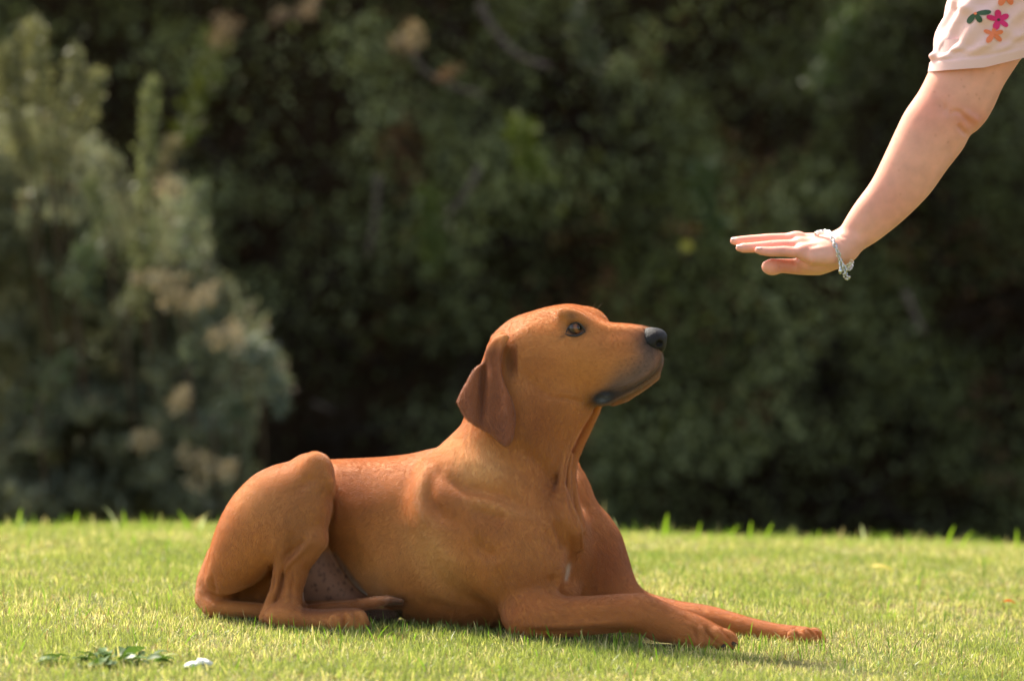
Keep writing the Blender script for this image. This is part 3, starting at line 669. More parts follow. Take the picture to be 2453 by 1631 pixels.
    # far forearm and paw
    f.inflate([(1440, 1440), (1480, 1415), (1531, 1420), (1566, 1431), (1624, 1444), (1697, 1453), (1752, 1466), (1806, 1480), (1861, 1490), (1897, 1493), (1941, 1499), (1965, 1520),
               (1978, 1544), (1962, 1556), (1920, 1550), (1880, 1545), (1825, 1534), (1755, 1528), (1680, 1522), (1600, 1515), (1520, 1500), (1440, 1490)], 0.036, -0.04, slope=(-0.36, 0), k=0.02)
    for (x, y, d, a, b_, c_, ro) in [(1958, 1524, -0.108, 25, 12, 14, -0.9), (1938, 1523, -0.126, 25, 12, 15, -0.8), (1908, 1526, -0.136, 24, 12, 16, -0.5)]:
        f.blob(at(x, y, d), R_(a, b_, c_), 0.003, rot=ro)
    # near thigh, leg
    f.inflate([(786, 1109), (779, 1094), (757, 1083), (725, 1088), (694, 1105), (654, 1117), (611, 1139), (572, 1175), (541, 1218), (517, 1268), (501, 1320), (491, 1372), (490, 1408),
               (517, 1426), (556, 1422), (593, 1407), (628, 1385), (655, 1358), (672, 1372), (668, 1410), (660, 1450), (655, 1480), (700, 1492), (732, 1480), (729, 1440), (726, 1412),
               (728, 1378), (740, 1345), (759, 1314), (780, 1274), (795, 1219), (797, 1189), (803, 1164)], 0.080, -0.035, slope=(-0.30, -0.10), k=0.012, power=0.8)
    f.blob(at(762, 1130, -0.10), R_(34, 26, 46), 0.02, rot=0.25)
    f.chain(L3((745, 1290, -0.09), (715, 1350, -0.085), (700, 1410, -0.08), (690, 1460, -0.085)), R_(40, 28, 24, 28), 0.014)
    f.chain(L3((676, 1320, -0.095), (664, 1370, -0.09), (655, 1415, -0.085), (640, 1455, -0.08), (632, 1478, -0.08)), R_(14, 10, 9, 10, 12), 0.008)
    # hind foot
    f.inflate([(632, 1474), (650, 1452), (690, 1446), (731, 1458), (775, 1461), (826, 1457), (862, 1459), (878, 1476), (884, 1498), (870, 1514), (835, 1520), (790, 1514), (740, 1508),
               (690, 1503), (650, 1497)], 0.036, -0.105, slope=(-0.10, 0), k=0.012)
    for (x, y, d, a, b_, c_, ro) in [(862, 1484, -0.128, 17, 15, 23, 0.35), (834, 1488, -0.140, 17, 13, 22, 0.3), (802, 1490, -0.142, 18, 12, 19, 0.2)]:
        f.blob(at(x, y, d), R_(a, b_, c_), 0.003, rot=ro)
    # tail
    f.chain(L3((520, 1330, 0.07), (494, 1390, 0.05), (488, 1432, 0.04), (505, 1456, 0.02), (560, 1458, 0.01), (630, 1462, 0.0), (700, 1466, -0.02), (770, 1457, -0.05),
               (838, 1452, -0.065), (890, 1444, -0.09), (935, 1437, -0.115), (962, 1440, -0.125)), R_(24, 21, 20, 19, 18, 17, 15, 14, 14, 13, 10, 6), 0.006)
    f.blob(at(528, 1420, 0.06), R_(40, 50, 34), 0.02); f.blob(at(905, 1474, 0.0), R_(52, 26, 17), 0.008); f.chain(L3((760, 1470, 0.06), (905, 1476, 0.0)), R_(22, 16), 0.01)
    # ear of the near side, and the hollow in front of it
    f.blob(at(1219, 862, -0.157), R_(14, 20, 40), 0.010, rot=0.12, carve=True)
    ear = [(1190, 806), (1210, 800), (1222, 808), (1214, 822), (1204, 845), (1200, 870), (1203, 900), (1212, 925), (1226, 955), (1234, 986), (1233, 1024), (1227, 1050), (1214, 1064),
           (1196, 1056), (1176, 1038), (1146, 1022), (1116, 1001), (1097, 968), (1096, 957), (1116, 917), (1136, 884), (1158, 866), (1164, 840), (1176, 820)]
    f.sheet(ear, 0.0055, ear_y, k=0.007, r=0.005)
    f.blob(at(1196, 815, -0.115), R_(20, 22, 18), 0.012)
    # ear of the far side, only its root shows from a step aside
    far_y = lambda px, py: 0.0 * px - 0.042 + 0.00020 * (py - 830)
    f.sheet([(p[0] + 30, p[1] * 0.82 + 150) for p in ear], 0.0045, far_y, k=0.006, r=0.004)
    return f

def W_(line, c): return line
DOG_STROKES = [
    # face
    ([(1352, 778), (1362, 768), (1380, 764), (1394, 776)], 0.0022, 5),            # upper lid
    ([(1350, 798), (1368, 808), (1388, 804), (1398, 792)], 0.0018, 5),            # lower lid
    ([(1400, 790), (1440, 800), (1480, 800), (1530, 800)], -0.002, 14),           # trough in front of the eye
    ([(1405, 760), (1450, 778), (1500, 784), (1550, 792)], 0.0018, 9),            # bridge edge
    ([(1290, 775), (1250, 790), (1225, 815)], 0.002, 14),                          # temple
    ([(1250, 880), (1290, 930), (1330, 950)], -0.003, 12),
    ([(1310, 948), (1364, 955), (1400, 966)], -0.004, 6),                          # jaw edge over throat
    ([(1430, 930), (1470, 940), (1510, 925)], -0.0025, 6),
    ([(1425, 948), (1450, 958), (1470, 948)], -0.003, 5),
    ([(1590, 856), (1578, 884), (1558, 905), (1528, 924), (1490, 944), (1464, 952)], -0.0042, 4),
    ([(1578, 860), (1563, 885), (1540, 904), (1505, 922), (1455, 938)], 0.0035, 9),
    ([(1588, 800), (1594, 850)], 0.0, 4),
    # neck
    ([(1405, 985), (1378, 1040), (1362, 1090), (1352, 1140), (1350, 1200)], -0.0042, 4.4),
    ([(1222, 1062), (1270, 1090), (1310, 1130), (1330, 1170)], -0.0058, 17.6),
    ([(1330, 1060), (1318, 1110), (1328, 1150)], 0.0028, 13.5),
    ([(1060, 1075), (1052, 1110), (1062, 1140), (1110, 1165), (1180, 1180), (1240, 1175)], -0.0058, 17.6),
    ([(1110, 1150), (1160, 1175), (1230, 1200), (1280, 1225)], -0.0047, 16.2),
    ([(1100, 1090), (1150, 1110), (1220, 1150), (1270, 1165)], 0.0047, 24.3),
    # scapula edge and the folds behind it
    ([(1030, 1100), (1008, 1150), (1005, 1200), (1030, 1250), (1075, 1290)], 0.0058, 16.2),
    ([(1050, 1100), (1030, 1150), (1032, 1195), (1065, 1235), (1120, 1262)], -0.0067, 17.6),
    ([(1000, 1190), (1010, 1250), (1050, 1310), (1120, 1370)], 0.0038, 18.9),
    ([(1120, 1215), (1180, 1235), (1215, 1240)], -0.0058, 14.9),
    ([(1130, 1285), (1160, 1320), (1200, 1335)], -0.0058, 17.6),
    ([(1100, 1190), (1180, 1205), (1260, 1240)], 0.0028, 13.5),
    ([(1190, 1350), (1205, 1400), (1210, 1450)], -0.0047, 16.2),
    ([(1120, 1425), (1160, 1450), (1185, 1480)], -0.0047, 13.5),
    # breast folds
    ([(1305, 1175), (1335, 1215), (1352, 1250), (1375, 1290)], 0.0038, 10.8),
    ([(1322, 1240), (1345, 1290), (1352, 1320)], -0.0076, 7.7),
    ([(1310, 1260), (1325, 1300), (1335, 1340)], -0.0058, 16.2),
    ([(1375, 1160), (1372, 1210), (1385, 1260)], -0.0058, 10.8),
    ([(1340, 1340), (1342, 1380), (1330, 1412)], 0.0042, 7.7),
    ([(1320, 1370), (1318, 1400), (1300, 1418)], -0.0058, 13.5),
    ([(1410, 1250), (1400, 1320), (1375, 1400)], -0.0058, 21.6),
    # elbow and forearm
    ([(1214, 1440), (1228, 1460), (1240, 1450), (1262, 1432)], -0.004, 9),
    ([(1240, 1492), (1330, 1497), (1450, 1490), (1540, 1488)], 0.003, 8),
    ([(1240, 1508), (1330, 1512), (1450, 1508), (1560, 1510)], -0.004, 7),
    ([(1330, 1450), (1430, 1455), (1520, 1450)], 0.003, 14),
    ([(1560, 1445), (1600, 1462), (1640, 1480), (1690, 1500)], -0.0015, 6),
    # toes of the near paw
    ([(1688, 1498), (1700, 1520), (1722, 1542)], -0.0090, 4),
    ([(1722, 1502), (1738, 1518), (1756, 1540)], -0.0060, 4),
    ([(1650, 1495), (1668, 1515), (1672, 1545)], -0.0053, 4),
    ([(1705, 1500), (1722, 1516), (1738, 1538)], 0.0035, 8),
    ([(1672, 1495), (1690, 1520)], 0.002, 9),
    # toes of the far paw
    ([(1898, 1497), (1908, 1512), (1922, 1540)], -0.0090, 4),
    ([(1930, 1500), (1948, 1518), (1966, 1545)], -0.0060, 4),
    ([(1942, 1500), (1958, 1518), (1972, 1540)], -0.0045, 4),
    ([(1916, 1500), (1930, 1518), (1945, 1540)], 0.003, 7),
    # flank
    ([(800, 1190), (796, 1230), (784, 1280)], -0.006, 9),
    ([(790, 1120), (830, 1125), (900, 1120)], 0.002, 16),
    ([(850, 1180), (860, 1260), (900, 1340), (960, 1400)], 0.0035, 26),
    ([(960, 1180), (930, 1260), (950, 1340)], -0.003, 24),
    ([(1000, 1440), (1060, 1450), (1120, 1470)], -0.003, 14),
    # thigh muscles
    ([(770, 1150), (740, 1150), (715, 1170), (690, 1200)], -0.0039, 12),
    ([(780, 1125), (795, 1160), (796, 1180)], 0.0052, 9),
    ([(700, 1260), (690, 1320), (680, 1350)], -0.0052, 12),
    ([(660, 1280), (650, 1330), (652, 1350)], 0.0026, 14),
    ([(745, 1290), (715, 1325), (690, 1350), (678, 1380)], 0.0065, 6),
    ([(735, 1285), (700, 1320), (685, 1340)], -0.0052, 8),
    ([(700, 1360), (695, 1420), (690, 1450)], -0.0039, 7),
    ([(648, 1350), (652, 1380), (650, 1420)], -0.0078, 6),
    ([(504, 1370), (510, 1400), (516, 1420)], -0.0052, 6),
    ([(496, 1370), (494, 1400)], 0.0026, 6),
    # toes of the hind foot
    ([(820, 1464), (823, 1485), (824, 1508)], -0.006, 4),
    ([(846, 1464), (852, 1482), (856, 1505)], -0.006, 4),
    ([(790, 1468), (796, 1490), (800, 1510)], -0.004, 6),
    ([(862, 1462), (872, 1482), (876, 1500)], 0.002, 6),
    ([(830, 1462), (838, 1482), (842, 1502)], 0.002, 6),
    # ear
    ([(1158, 868), (1156, 905), (1152, 950)], -0.003, 6),
]

FLOW = np.array([(1560, 800, -1, .1), (1500, 870, -1, -.3), (1400, 860, -1, -.35), (1330, 880, -.9, -.5), (1300, 750, -1, -.1), (1200, 790, -.6, -.8), (1150, 950, -.1, -1), (1180, 1030, .3, -1),
    (1250, 1000, -.35, -1), (1370, 1020, -.25, -1), (1330, 960, -.3, -.9), (1100, 1080, -.5, -.8), (1130, 1150, -.5, -.7), (1250, 1150, -.3, -.9), (1350, 1230, .1, -1), (1000, 1250, -.9, -.5),
    (850, 1280, -.8, -.7), (900, 1110, -1, -.05), (1000, 1095, -1, -.1), (650, 1180, -.6, -.7), (760, 1120, -.3, -.9), (560, 1330, -.1, -1), (650, 1300, 0, -1), (700, 1400, 0, -1), (800, 1485, 1, -.1),
    (550, 1458, 1, 0), (700, 1458, 1, 0), (900, 1445, 1, .1), (1240, 1480, .2, -1), (1400, 1470, 1, -.25), (1250, 1380, .1, -1), (1650, 1500, 1, -.4), (1450, 1300, .2, -1), (1500, 1400, .2, -1),
    (1850, 1510, 1, -.2), (1650, 1460, 1, -.2), (1050, 1420, -.6, -.8), (950, 1440, -.7, -.7)], float)

def dog_color(V, N):
    """coat colours with some light and shade painted in: red wheaten, darker ears, black mask, white chest spot, bare belly"""
    px, py = to_px(V); n = len(V)
    def lin(c): return (np.array(c) / 255.0) ** 2.2
    base = np.tile(lin((196, 126, 68)), (n, 1))
    def mix(c, m): base[:] = base * (1 - m[:, None]) + np.array(c) * m[:, None]
    def g(x, y, rx, ry, rot=0.0):
        c, s = math.cos(rot), math.sin(rot); u = (px - x) * c + (py - y) * s; v = -(px - x) * s + (py - y) * c
        return np.exp(-((u / rx) ** 2 + (v / ry) ** 2))
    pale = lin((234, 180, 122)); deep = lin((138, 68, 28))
    mix(pale, 0.85 * g(1130, 1105, 75, 48, 0.6)); mix(pale, 0.7 * g(1035, 1330, 50, 100, -0.6)); mix(pale, 0.4 * g(1010, 1160, 14, 60)); mix(pale, 0.3 * g(1180, 1215, 90, 14, 0.2)); mix(pale, 0.3 * g(600, 1190, 60, 50)); mix(pale, 0.35 * g(900, 1380, 70, 60))  # lighter patches: hair sheen and lit forms painted into the coat
    mix(deep, 0.6 * g(1290, 1010, 60, 100)); mix(deep, 0.5 * g(1330, 1180, 40, 60)); mix(deep, 0.4 * g(1060, 1200, 60, 60)); mix(deep, 0.4 * g(860, 1180, 60, 70)); mix(deep, 0.35 * g(1180, 1260, 60, 40)); mix(deep, 0.45 * g(1270, 1390, 60, 50)); mix(deep, 0.75 * g(1450, 1350, 80, 100)); mix(deep, 0.5 * g(1100, 1470, 120, 40)); mix(deep, 0.4 * g(620, 1390, 90, 40)); mix(deep, 0.4 * g(730, 1400, 40, 90))  # darker patches: shade of folds, recesses and undersides painted in
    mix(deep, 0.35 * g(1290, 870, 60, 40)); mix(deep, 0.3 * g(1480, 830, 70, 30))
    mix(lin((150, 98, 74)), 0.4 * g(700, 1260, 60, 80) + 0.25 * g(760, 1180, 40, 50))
    legs = smoothstep(1400, 1440, py) * smoothstep(1180, 1240, px); mix(lin((188, 114, 58)), 0.75 * legs)
    # ears
    d, t = stroke_dist(px, py, [(1185, 830), (1175, 900), (1160, 960), (1205, 1050)])
    ear = (np.abs(V[:, 1] - ear_y(px, py)) < 0.010) & (px < 1240) & (py > 805) & (py < 1070)
    mix(lin((132, 72, 42)), ear * 0.85 * smoothstep(800, 850, py))
    # mask
    blk = lin((44, 38, 38)); gry = lin((112, 92, 86))
    d, t = stroke_dist(px, py, [(1560, 830), (1555, 870), (1520, 905), (1470, 930)])
    mix(gry, 0.9 * np.exp(-(d / 38) ** 2) * smoothstep(1410, 1490, px)); mix(lin((140, 88, 62)), 0.5 * g(1530, 800, 50, 16, 0.1))
    d, t = stroke_dist(px, py, [(1590, 852), (1579, 881), (1557, 904), (1527, 924), (1490, 942), (1450, 950)]); mix(blk, 0.7 * np.exp(-(d / 9) ** 2) * (px > 1400))
    d, t = stroke_dist(px, py, [(1580, 896), (1560, 916), (1525, 938), (1495, 955)]); mix(lin((128, 98, 70)), 0.5 * np.exp(-(d / 6) ** 2))
    mix(blk, np.clip(1.5 * g(1447, 951, 36, 19, -0.3), 0, 1) * (V[:, 1] < -0.09)); mix(lin((112, 114, 122)), 0.6 * g(1446, 957, 16, 8, -0.3) * (V[:, 1] < -0.09))  # grey lip centre is a painted wet sheen
    for x in range(5):
        for y in range(4): mix(blk, 0.5 * g(1484 + x * 15 + 5 * (y % 2), 866 + y * 11 - x * 3, 2.2, 2.2))
    mix(blk, np.clip(1.25 * g(1566, 812, 30, 28), 0, 1))
    # eye surround
    near = V[:, 1] < -0.09
    mix(blk, np.clip(1.6 * g(1379, 789, 19, 15, -0.15), 0, 1) * near); mix(blk, 0.5 * g(1369, 757, 14, 12) * near); mix(blk, 0.6 * g(1401, 788, 9, 11) * near); mix(blk, 0.45 * g(1348, 806, 12, 6, -0.6) * near)
    mix(lin((104, 56, 28)), np.clip(1.1 * g(1224, 865, 13, 34), 0, 0.7) * near * (~ear))  # hollow before the ear: its shade painted into the colour
    # white spot on the breast, bare belly, tail tip
    d, t = stroke_dist(px, py, [(1361, 1354), (1359, 1370), (1355, 1386)]); mix(lin((215, 190, 170)), 0.9 * np.exp(-(d / (7 - 3.5 * t)) ** 2) * (V[:, 1] > -0.20))
    bare = (V[:, 1] > -0.06) * smoothstep(1305, 1330, py) * (1 - smoothstep(1434, 1444, py)) * (px > 700) * (px < 880) * (N[:, 1] < 0.3)
    d = (px - (777 + (py - 1287) * 0.72)); bare = bare * smoothstep(12, -4, d)
    belly = lin((138, 98, 82)); mix(belly, bare * 0.9)
    rs = np.random.default_rng(8)
    for k in range(70):
        x, y = rs.uniform(720, 850), rs.uniform(1320, 1445); mix(lin((74, 48, 44)), bare * rs.uniform(.3, .8) * g(x, y, rs.uniform(2, 4), rs.uniform(2.5, 6)))
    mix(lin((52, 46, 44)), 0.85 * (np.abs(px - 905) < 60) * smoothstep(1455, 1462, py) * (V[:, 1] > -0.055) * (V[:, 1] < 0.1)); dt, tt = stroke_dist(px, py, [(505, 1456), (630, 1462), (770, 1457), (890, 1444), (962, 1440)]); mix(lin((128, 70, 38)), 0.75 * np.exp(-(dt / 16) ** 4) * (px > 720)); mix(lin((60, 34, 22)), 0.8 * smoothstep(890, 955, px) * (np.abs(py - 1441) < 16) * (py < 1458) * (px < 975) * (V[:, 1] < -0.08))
    # soft mottling of the coat
    v = 0.5 * vnoise(V, 22, 1) + 0.5 * vnoise(V, 70, 2); base *= (0.90 + 0.2 * v)[:, None]
    return base, bare > 0.3

def mat_coat():
    m, nt, N, L, b = mat_new('dog_coat')
    a = N.new('ShaderNodeAttribute'); a.attribute_name = 'coat'
    tc = N.new('ShaderNodeTexCoord'); nz = N.new('ShaderNodeTexNoise'); nz.inputs['Scale'].default_value = 420; nz.inputs['Detail'].default_value = 3
    L.new(tc.outputs['Object'], nz.inputs['Vector'])
    mp = N.new('ShaderNodeMapRange'); mp.inputs[1].default_value = 0.3; mp.inputs[2].default_value = 0.7; mp.inputs[3].default_value = 0.92; mp.inputs[4].default_value = 1.06
    L.new(nz.outputs['Fac'], mp.inputs[0])
    mx = N.new('ShaderNodeMix'); mx.data_type = 'RGBA'; mx.blend_type = 'MULTIPLY'; mx.inputs[0].default_value = 1
    L.new(a.outputs['Color'], mx.inputs[6]); L.new(mp.outputs[0], mx.inputs[7]); L.new(mx.outputs[2], b.inputs['Base Color'])
    b.inputs['Roughness'].default_value = 0.62; b.inputs['Specular IOR Level'].default_value = 0.25
    b.inputs['Sheen Weight'].default_value = 0.5; b.inputs['Sheen Roughness'].default_value = 0.35; b.inputs['Sheen Tint'].default_value = (1, 0.9, 0.75, 1)
    bp = N.new('ShaderNodeBump'); bp.inputs['Strength'].default_value = 0.08; bp.inputs['Distance'].default_value = 0.0008
    L.new(nz.outputs['Fac'], bp.inputs['Height']); L.new(bp.outputs[0], b.inputs['Normal'])
    return m

def mat_fur(name='fur'):
    m, nt, N, L, b = mat_new(name)
    a = N.new('ShaderNodeAttribute'); a.attribute_name = 'coat'
    L.new(a.outputs['Color'], b.inputs['Base Color']); b.inputs['Roughness'].default_value = 0.36; b.inputs['Specular IOR Level'].default_value = 0.75
    b.inputs['Sheen Weight'].default_value = 0.3; b.inputs['Sheen Tint'].default_value = (1, 0.9, 0.75, 1)
    tr = N.new('ShaderNodeBsdfTranslucent'); L.new(a.outputs['Color'], tr.inputs[0])
    ms = N.new('ShaderNodeMixShader'); ms.inputs[0].default_value = 0.22; L.new(b.outputs[0], ms.inputs[1]); L.new(tr.outputs[0], ms.inputs[2])
    L.new(ms.outputs[0], N['Material Output'].inputs[0]); return m

def grow_fur(name, V, Q, N, col, count, length, radius, mat, parent, bald=None, seed=1, **props):
    r = np.random.default_rng(seed)
    A = V[Q]; area = np.linalg.norm(np.cross(A[:, 2] - A[:, 0], A[:, 3] - A[:, 1]), axis=1)
    if bald is not None: area = area * (1 - bald[Q].mean(1))
    pick = np.searchsorted(np.cumsum(area) / area.sum(), r.random(count)); pick = np.clip(pick, 0, len(Q) - 1)
    u, v = r.random(count)[:, None], r.random(count)[:, None]; q = Q[pick]
    lerp = lambda X: (X[q[:, 0]] * (1 - u) * (1 - v) + X[q[:, 1]] * u * (1 - v) + X[q[:, 2]] * u * v + X[q[:, 3]] * (1 - u) * v)
    P, n, c = lerp(V), lerp(N), lerp(col); n /= np.linalg.norm(n, axis=1)[:, None]
    px, py = to_px(P); D = np.zeros((count, 3)); ws = np.zeros(count)
    for fx, fy, dx, dz in FLOW:
        wgt = 1 / ((px - fx) ** 2 + (py - fy) ** 2 + 400) ** 1.5; D[:, 0] += wgt * dx; D[:, 2] += wgt * dz; ws += wgt
    D /= ws[:, None]; D += r.normal(0, 0.11, (count, 3)) + (vnoise(P, 14, 9) - 0.5)[:, None] * 0.22
    T = D - n * (D * n).sum(1)[:, None]; T /= np.linalg.norm(T, axis=1)[:, None] + 1e-9
    ln = length * (0.6 + 0.7 * r.random(count))[:, None]
    fine = 1 - 0.55 * (np.exp(-(((px - 1400) / 230) ** 2 + ((py - 850) / 120) ** 2)))[:, None]
    ln = ln * fine; lift = 0.24 + 0.14 * r.random(count)[:, None]
    P0 = P - n * 0.0006; P1 = P + ln * 0.5 * (T * 0.93 + n * lift * 1.3); P2 = P + ln * (T + n * lift * 0.75)
    pts = np.stack([P0, P1, P2], 1).astype(np.float32)
    hc = bpy.data.hair_curves.new(name); hc.add_curves([3] * count)
    hc.position_data.foreach_set('vector', pts.ravel())
    rad = np.tile(np.array([1.0, 0.8, 0.15], np.float32) * radius, count)
    ra = hc.attributes.get('radius') or hc.attributes.new('radius', 'FLOAT', 'POINT'); ra.data.foreach_set('value', rad)
    cc = np.ones((count, 4), np.float32); cc[:, :3] = c * (0.86 + 0.28 * r.random(count))[:, None]
    ca = hc.attributes.new('coat', 'FLOAT_COLOR', 'CURVE'); ca.data.foreach_set('color', cc.ravel())
    return link(name, hc, mat, parent, **props)

DOG_H = 0.0029
def build_dog():
    f = dog_field(DOG_H)
    V, Q = f.mesh(); V, Q = largest_piece(V, Q); V = smooth_mesh(V, Q, 2, 0.4)
    V = sculpt(V, Q, DOG_STROKES); V = smooth_mesh(V, Q, 1, 0.3)
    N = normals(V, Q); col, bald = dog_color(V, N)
    root = empty('dog', (0.0, -0.03, float(ground(0, -0.03))), label='short-haired red-brown dog with a dark muzzle lying alert on the lawn', category='dog')
    me = make_mesh('body', V, [Q]); add_color(me, 'coat', col)
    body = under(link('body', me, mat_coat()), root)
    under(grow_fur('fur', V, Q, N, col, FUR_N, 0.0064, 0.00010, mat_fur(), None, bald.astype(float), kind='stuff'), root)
    # nose leather
    nf = Field(at(1525, 860, -0.19), at(1620, 770, -0.03), 0.0012)
    nf.blob(at(1568, 812, -0.118), R_(27, 27, 25), 0.01, rot=-0.3); nf.blob(at(1556, 820, -0.126), R_(20, 18, 20), 0.008); nf.blob(at(1554, 805, -0.115), R_(24, 20, 17), 0.012, rot=-0.1)
    nf.blob(at(1580, 806, -0.105), R_(17, 24, 16), 0.01); nf.blob(at(1582, 828, -0.112), R_(12, 18, 16), 0.008)
    nf.blob(at(1580, 823, -0.136), R_(8.5, 12, 7.5), 0.003, carve=True)
    nf.chain(L3((1546, 822, -0.141), (1556, 831, -0.142), (1568, 833, -0.141), (1578, 828, -0.138)), R_(3.5, 4.5, 4.5, 5), 0.002, carve=True)
    nf.blob(at(1583, 822, -0.075), R_(8, 9, 8), 0.004, carve=True)
    v, q = nf.mesh(); v, q = largest_piece(v, q); v = smooth_mesh(v, q, 2, 0.4)
    me = make_mesh('nose', v, [q])
    under(link('nose', me, mat_simple('nose_leather', (0.012, 0.010, 0.011), 0.55, spec=0.3, noise=0.4, scale=500, bump=0.9)), root)
    # eye
    bvh = BVHTree.FromPolygons([tuple(p) for p in V], [tuple(int(i) for i in q_) for q_ in Q])
    bm = bmesh.new(); bmesh.ops.create_uvsphere(bm, u_segments=40, v_segments=28, radius=0.0142)
    me = bpy.data.meshes.new('eye'); bm.to_mesh(me); bm.free(); me.polygons.foreach_set('use_smooth', np.ones(len(me.polygons), bool))
    m, nt, NN, LL, b = mat_new('eyeball'); tc = NN.new('ShaderNodeTexCoord'); ln = NN.new('ShaderNodeVectorMath'); ln.operation = 'DOT_PRODUCT'
    nrm = NN.new('ShaderNodeVectorMath'); nrm.operation = 'NORMALIZE'; LL.new(tc.outputs['Object'], nrm.inputs[0]); LL.new(nrm.outputs[0], ln.inputs[0]); ln.inputs[1].default_value = Vector((0.66, -0.72, 0.22)).normalized()
    rp = NN.new('ShaderNodeValToRGB'); rp.color_ramp.interpolation = 'LINEAR'; e = rp.color_ramp.elements
    e[0].position = 0.50; e[0].color = (0.05, 0.03, 0.025, 1); e[1].position = 0.56; e[1].color = (0.07, 0.025, 0.01, 1)
    x = e.new(0.76); x.color = (0.24, 0.085, 0.03, 1); x = e.new(0.90); x.color = (0.16, 0.055, 0.02, 1); x = e.new(0.925); x.color = (0.004, 0.003, 0.003, 1)
    LL.new(ln.outputs['Value'], rp.inputs[0]); LL.new(rp.outputs[0], b.inputs['Base Color']); b.inputs['Roughness'].default_value = 0.06; b.inputs['Specular IOR Level'].default_value = 0.5
    for i, (p, yo) in enumerate((((1377, 787), None), ((1400, 772), 1))):
        o = link('eye', me, m if i == 0 else None)
        if yo is None:
            c = Vector(at(p[0], p[1], -0.30)); d = (c - cam.location).normalized(); hit = bvh.ray_cast(Vector(at(p[0], p[1], -0.6)), d)[0]
            o.location = at(p[0], p[1], hit.y + 0.0062)
        else: o.location = at(p[0], p[1], -0.052)
        under(o, root)
    lm_ = mat_simple('lid_skin', (0.02, 0.014, 0.012), 0.4)
    for ln_ in ([(1355, 798), (1361, 786), (1370, 777), (1381, 773), (1391, 778), (1399, 789), (1402, 794)], [(1353, 799), (1362, 803), (1375, 805), (1388, 802), (1396, 797), (1403, 794)]):
        pts = []
        for x, y in catmull(ln_, 3, closed=False):
            d = (Vector(at(x, y, -0.3)) - cam.location).normalized(); h_ = bvh.ray_cast(Vector(at(x, y, -0.5)), d)[0]; pts.append((x, y, min(h_.y, -0.128)))
        ys_ = np.convolve(np.pad([p[2] for p in pts], 2, mode='edge'), np.ones(5) / 5, 'valid'); M = Mesher()
        M.tube([at(p[0], p[1], yv - 0.0006) for p, yv in zip(pts, ys_)], np.interp(np.linspace(0, 1, len(pts)), [0, .3, .7, 1], [.6, 2.6, 2.6, .8]) * PX, 8); under(M.build('eyelid', lm_), root)
    # claws
    cm = mat_simple('claw_horn', (0.045, 0.03, 0.022), 0.75, spec=0.2)
    claw = None
    for (x, y, d, dx, dz, r) in [(826, 1506, -0.135, .6, -.5, 7), (880, 1503, -0.125, .7, -.5, 6.5), (802, 1510, -0.14, .5, -.6, 5.5), (1762, 1545, -0.235, .8, -.5, 5.5), (1738, 1552, -0.25, .7, -.6, 5.5), (1706, 1555, -0.255, .6, -.6, 5.5),
                           (1976, 1549, -0.165, .8, -.5, 5), (1958, 1554, -0.18, .7, -.6, 5), (1588, 1520, -0.20, .4, -.8, 5)]:
        M = Mesher(); P0 = at(x, y, d); D = np.array((dx, -0.25, dz)) * 0.010
        M.tube([P0 - D * 0.8, P0, P0 + D * 0.6, P0 + D * 1.1 + (0, 0, -0.002)], np.array((1.0, 1.0, 0.75, 0.15)) * r * PX, 8)
        under(M.build('claw', cm if claw is None else cm), root); claw = 1
    # whiskers and brow hairs
    M = Mesher(); r = np.random.default_rng(5)
    for x, y, ax, az, l in [(1420, 738, .5, 1, .018), (1428, 742, .8, .9, .02), (1534, 922, .3, -1, .02), (1520, 905, .6, -.6, .03), (1505, 895, .5, -.9, .03), (1540, 892, .7, -.4, .03), (1550, 905, .5, -.8, .022), (1500, 955, -.1, -1, .014), (1568, 900, .6, -.6, .016), (1590, 860, 1, -.1, .010)]:
        P0 = at(x, y, -0.13 if y > 800 else -0.05); P0 = np.array(P0); D = np.array((ax, r.normal(0, .3), az)); D /= np.linalg.norm(D)
        M.tube([P0, P0 + D * l * 0.5, P0 + D * l + (0, 0, -0.002)], (0.00022, 0.00018, 0.00005), 4)
    under(M.build('whisker', mat_simple('whisker', (0.25, 0.2, 0.14), 0.4), kind='stuff'), root)
    return root, V, Q, f

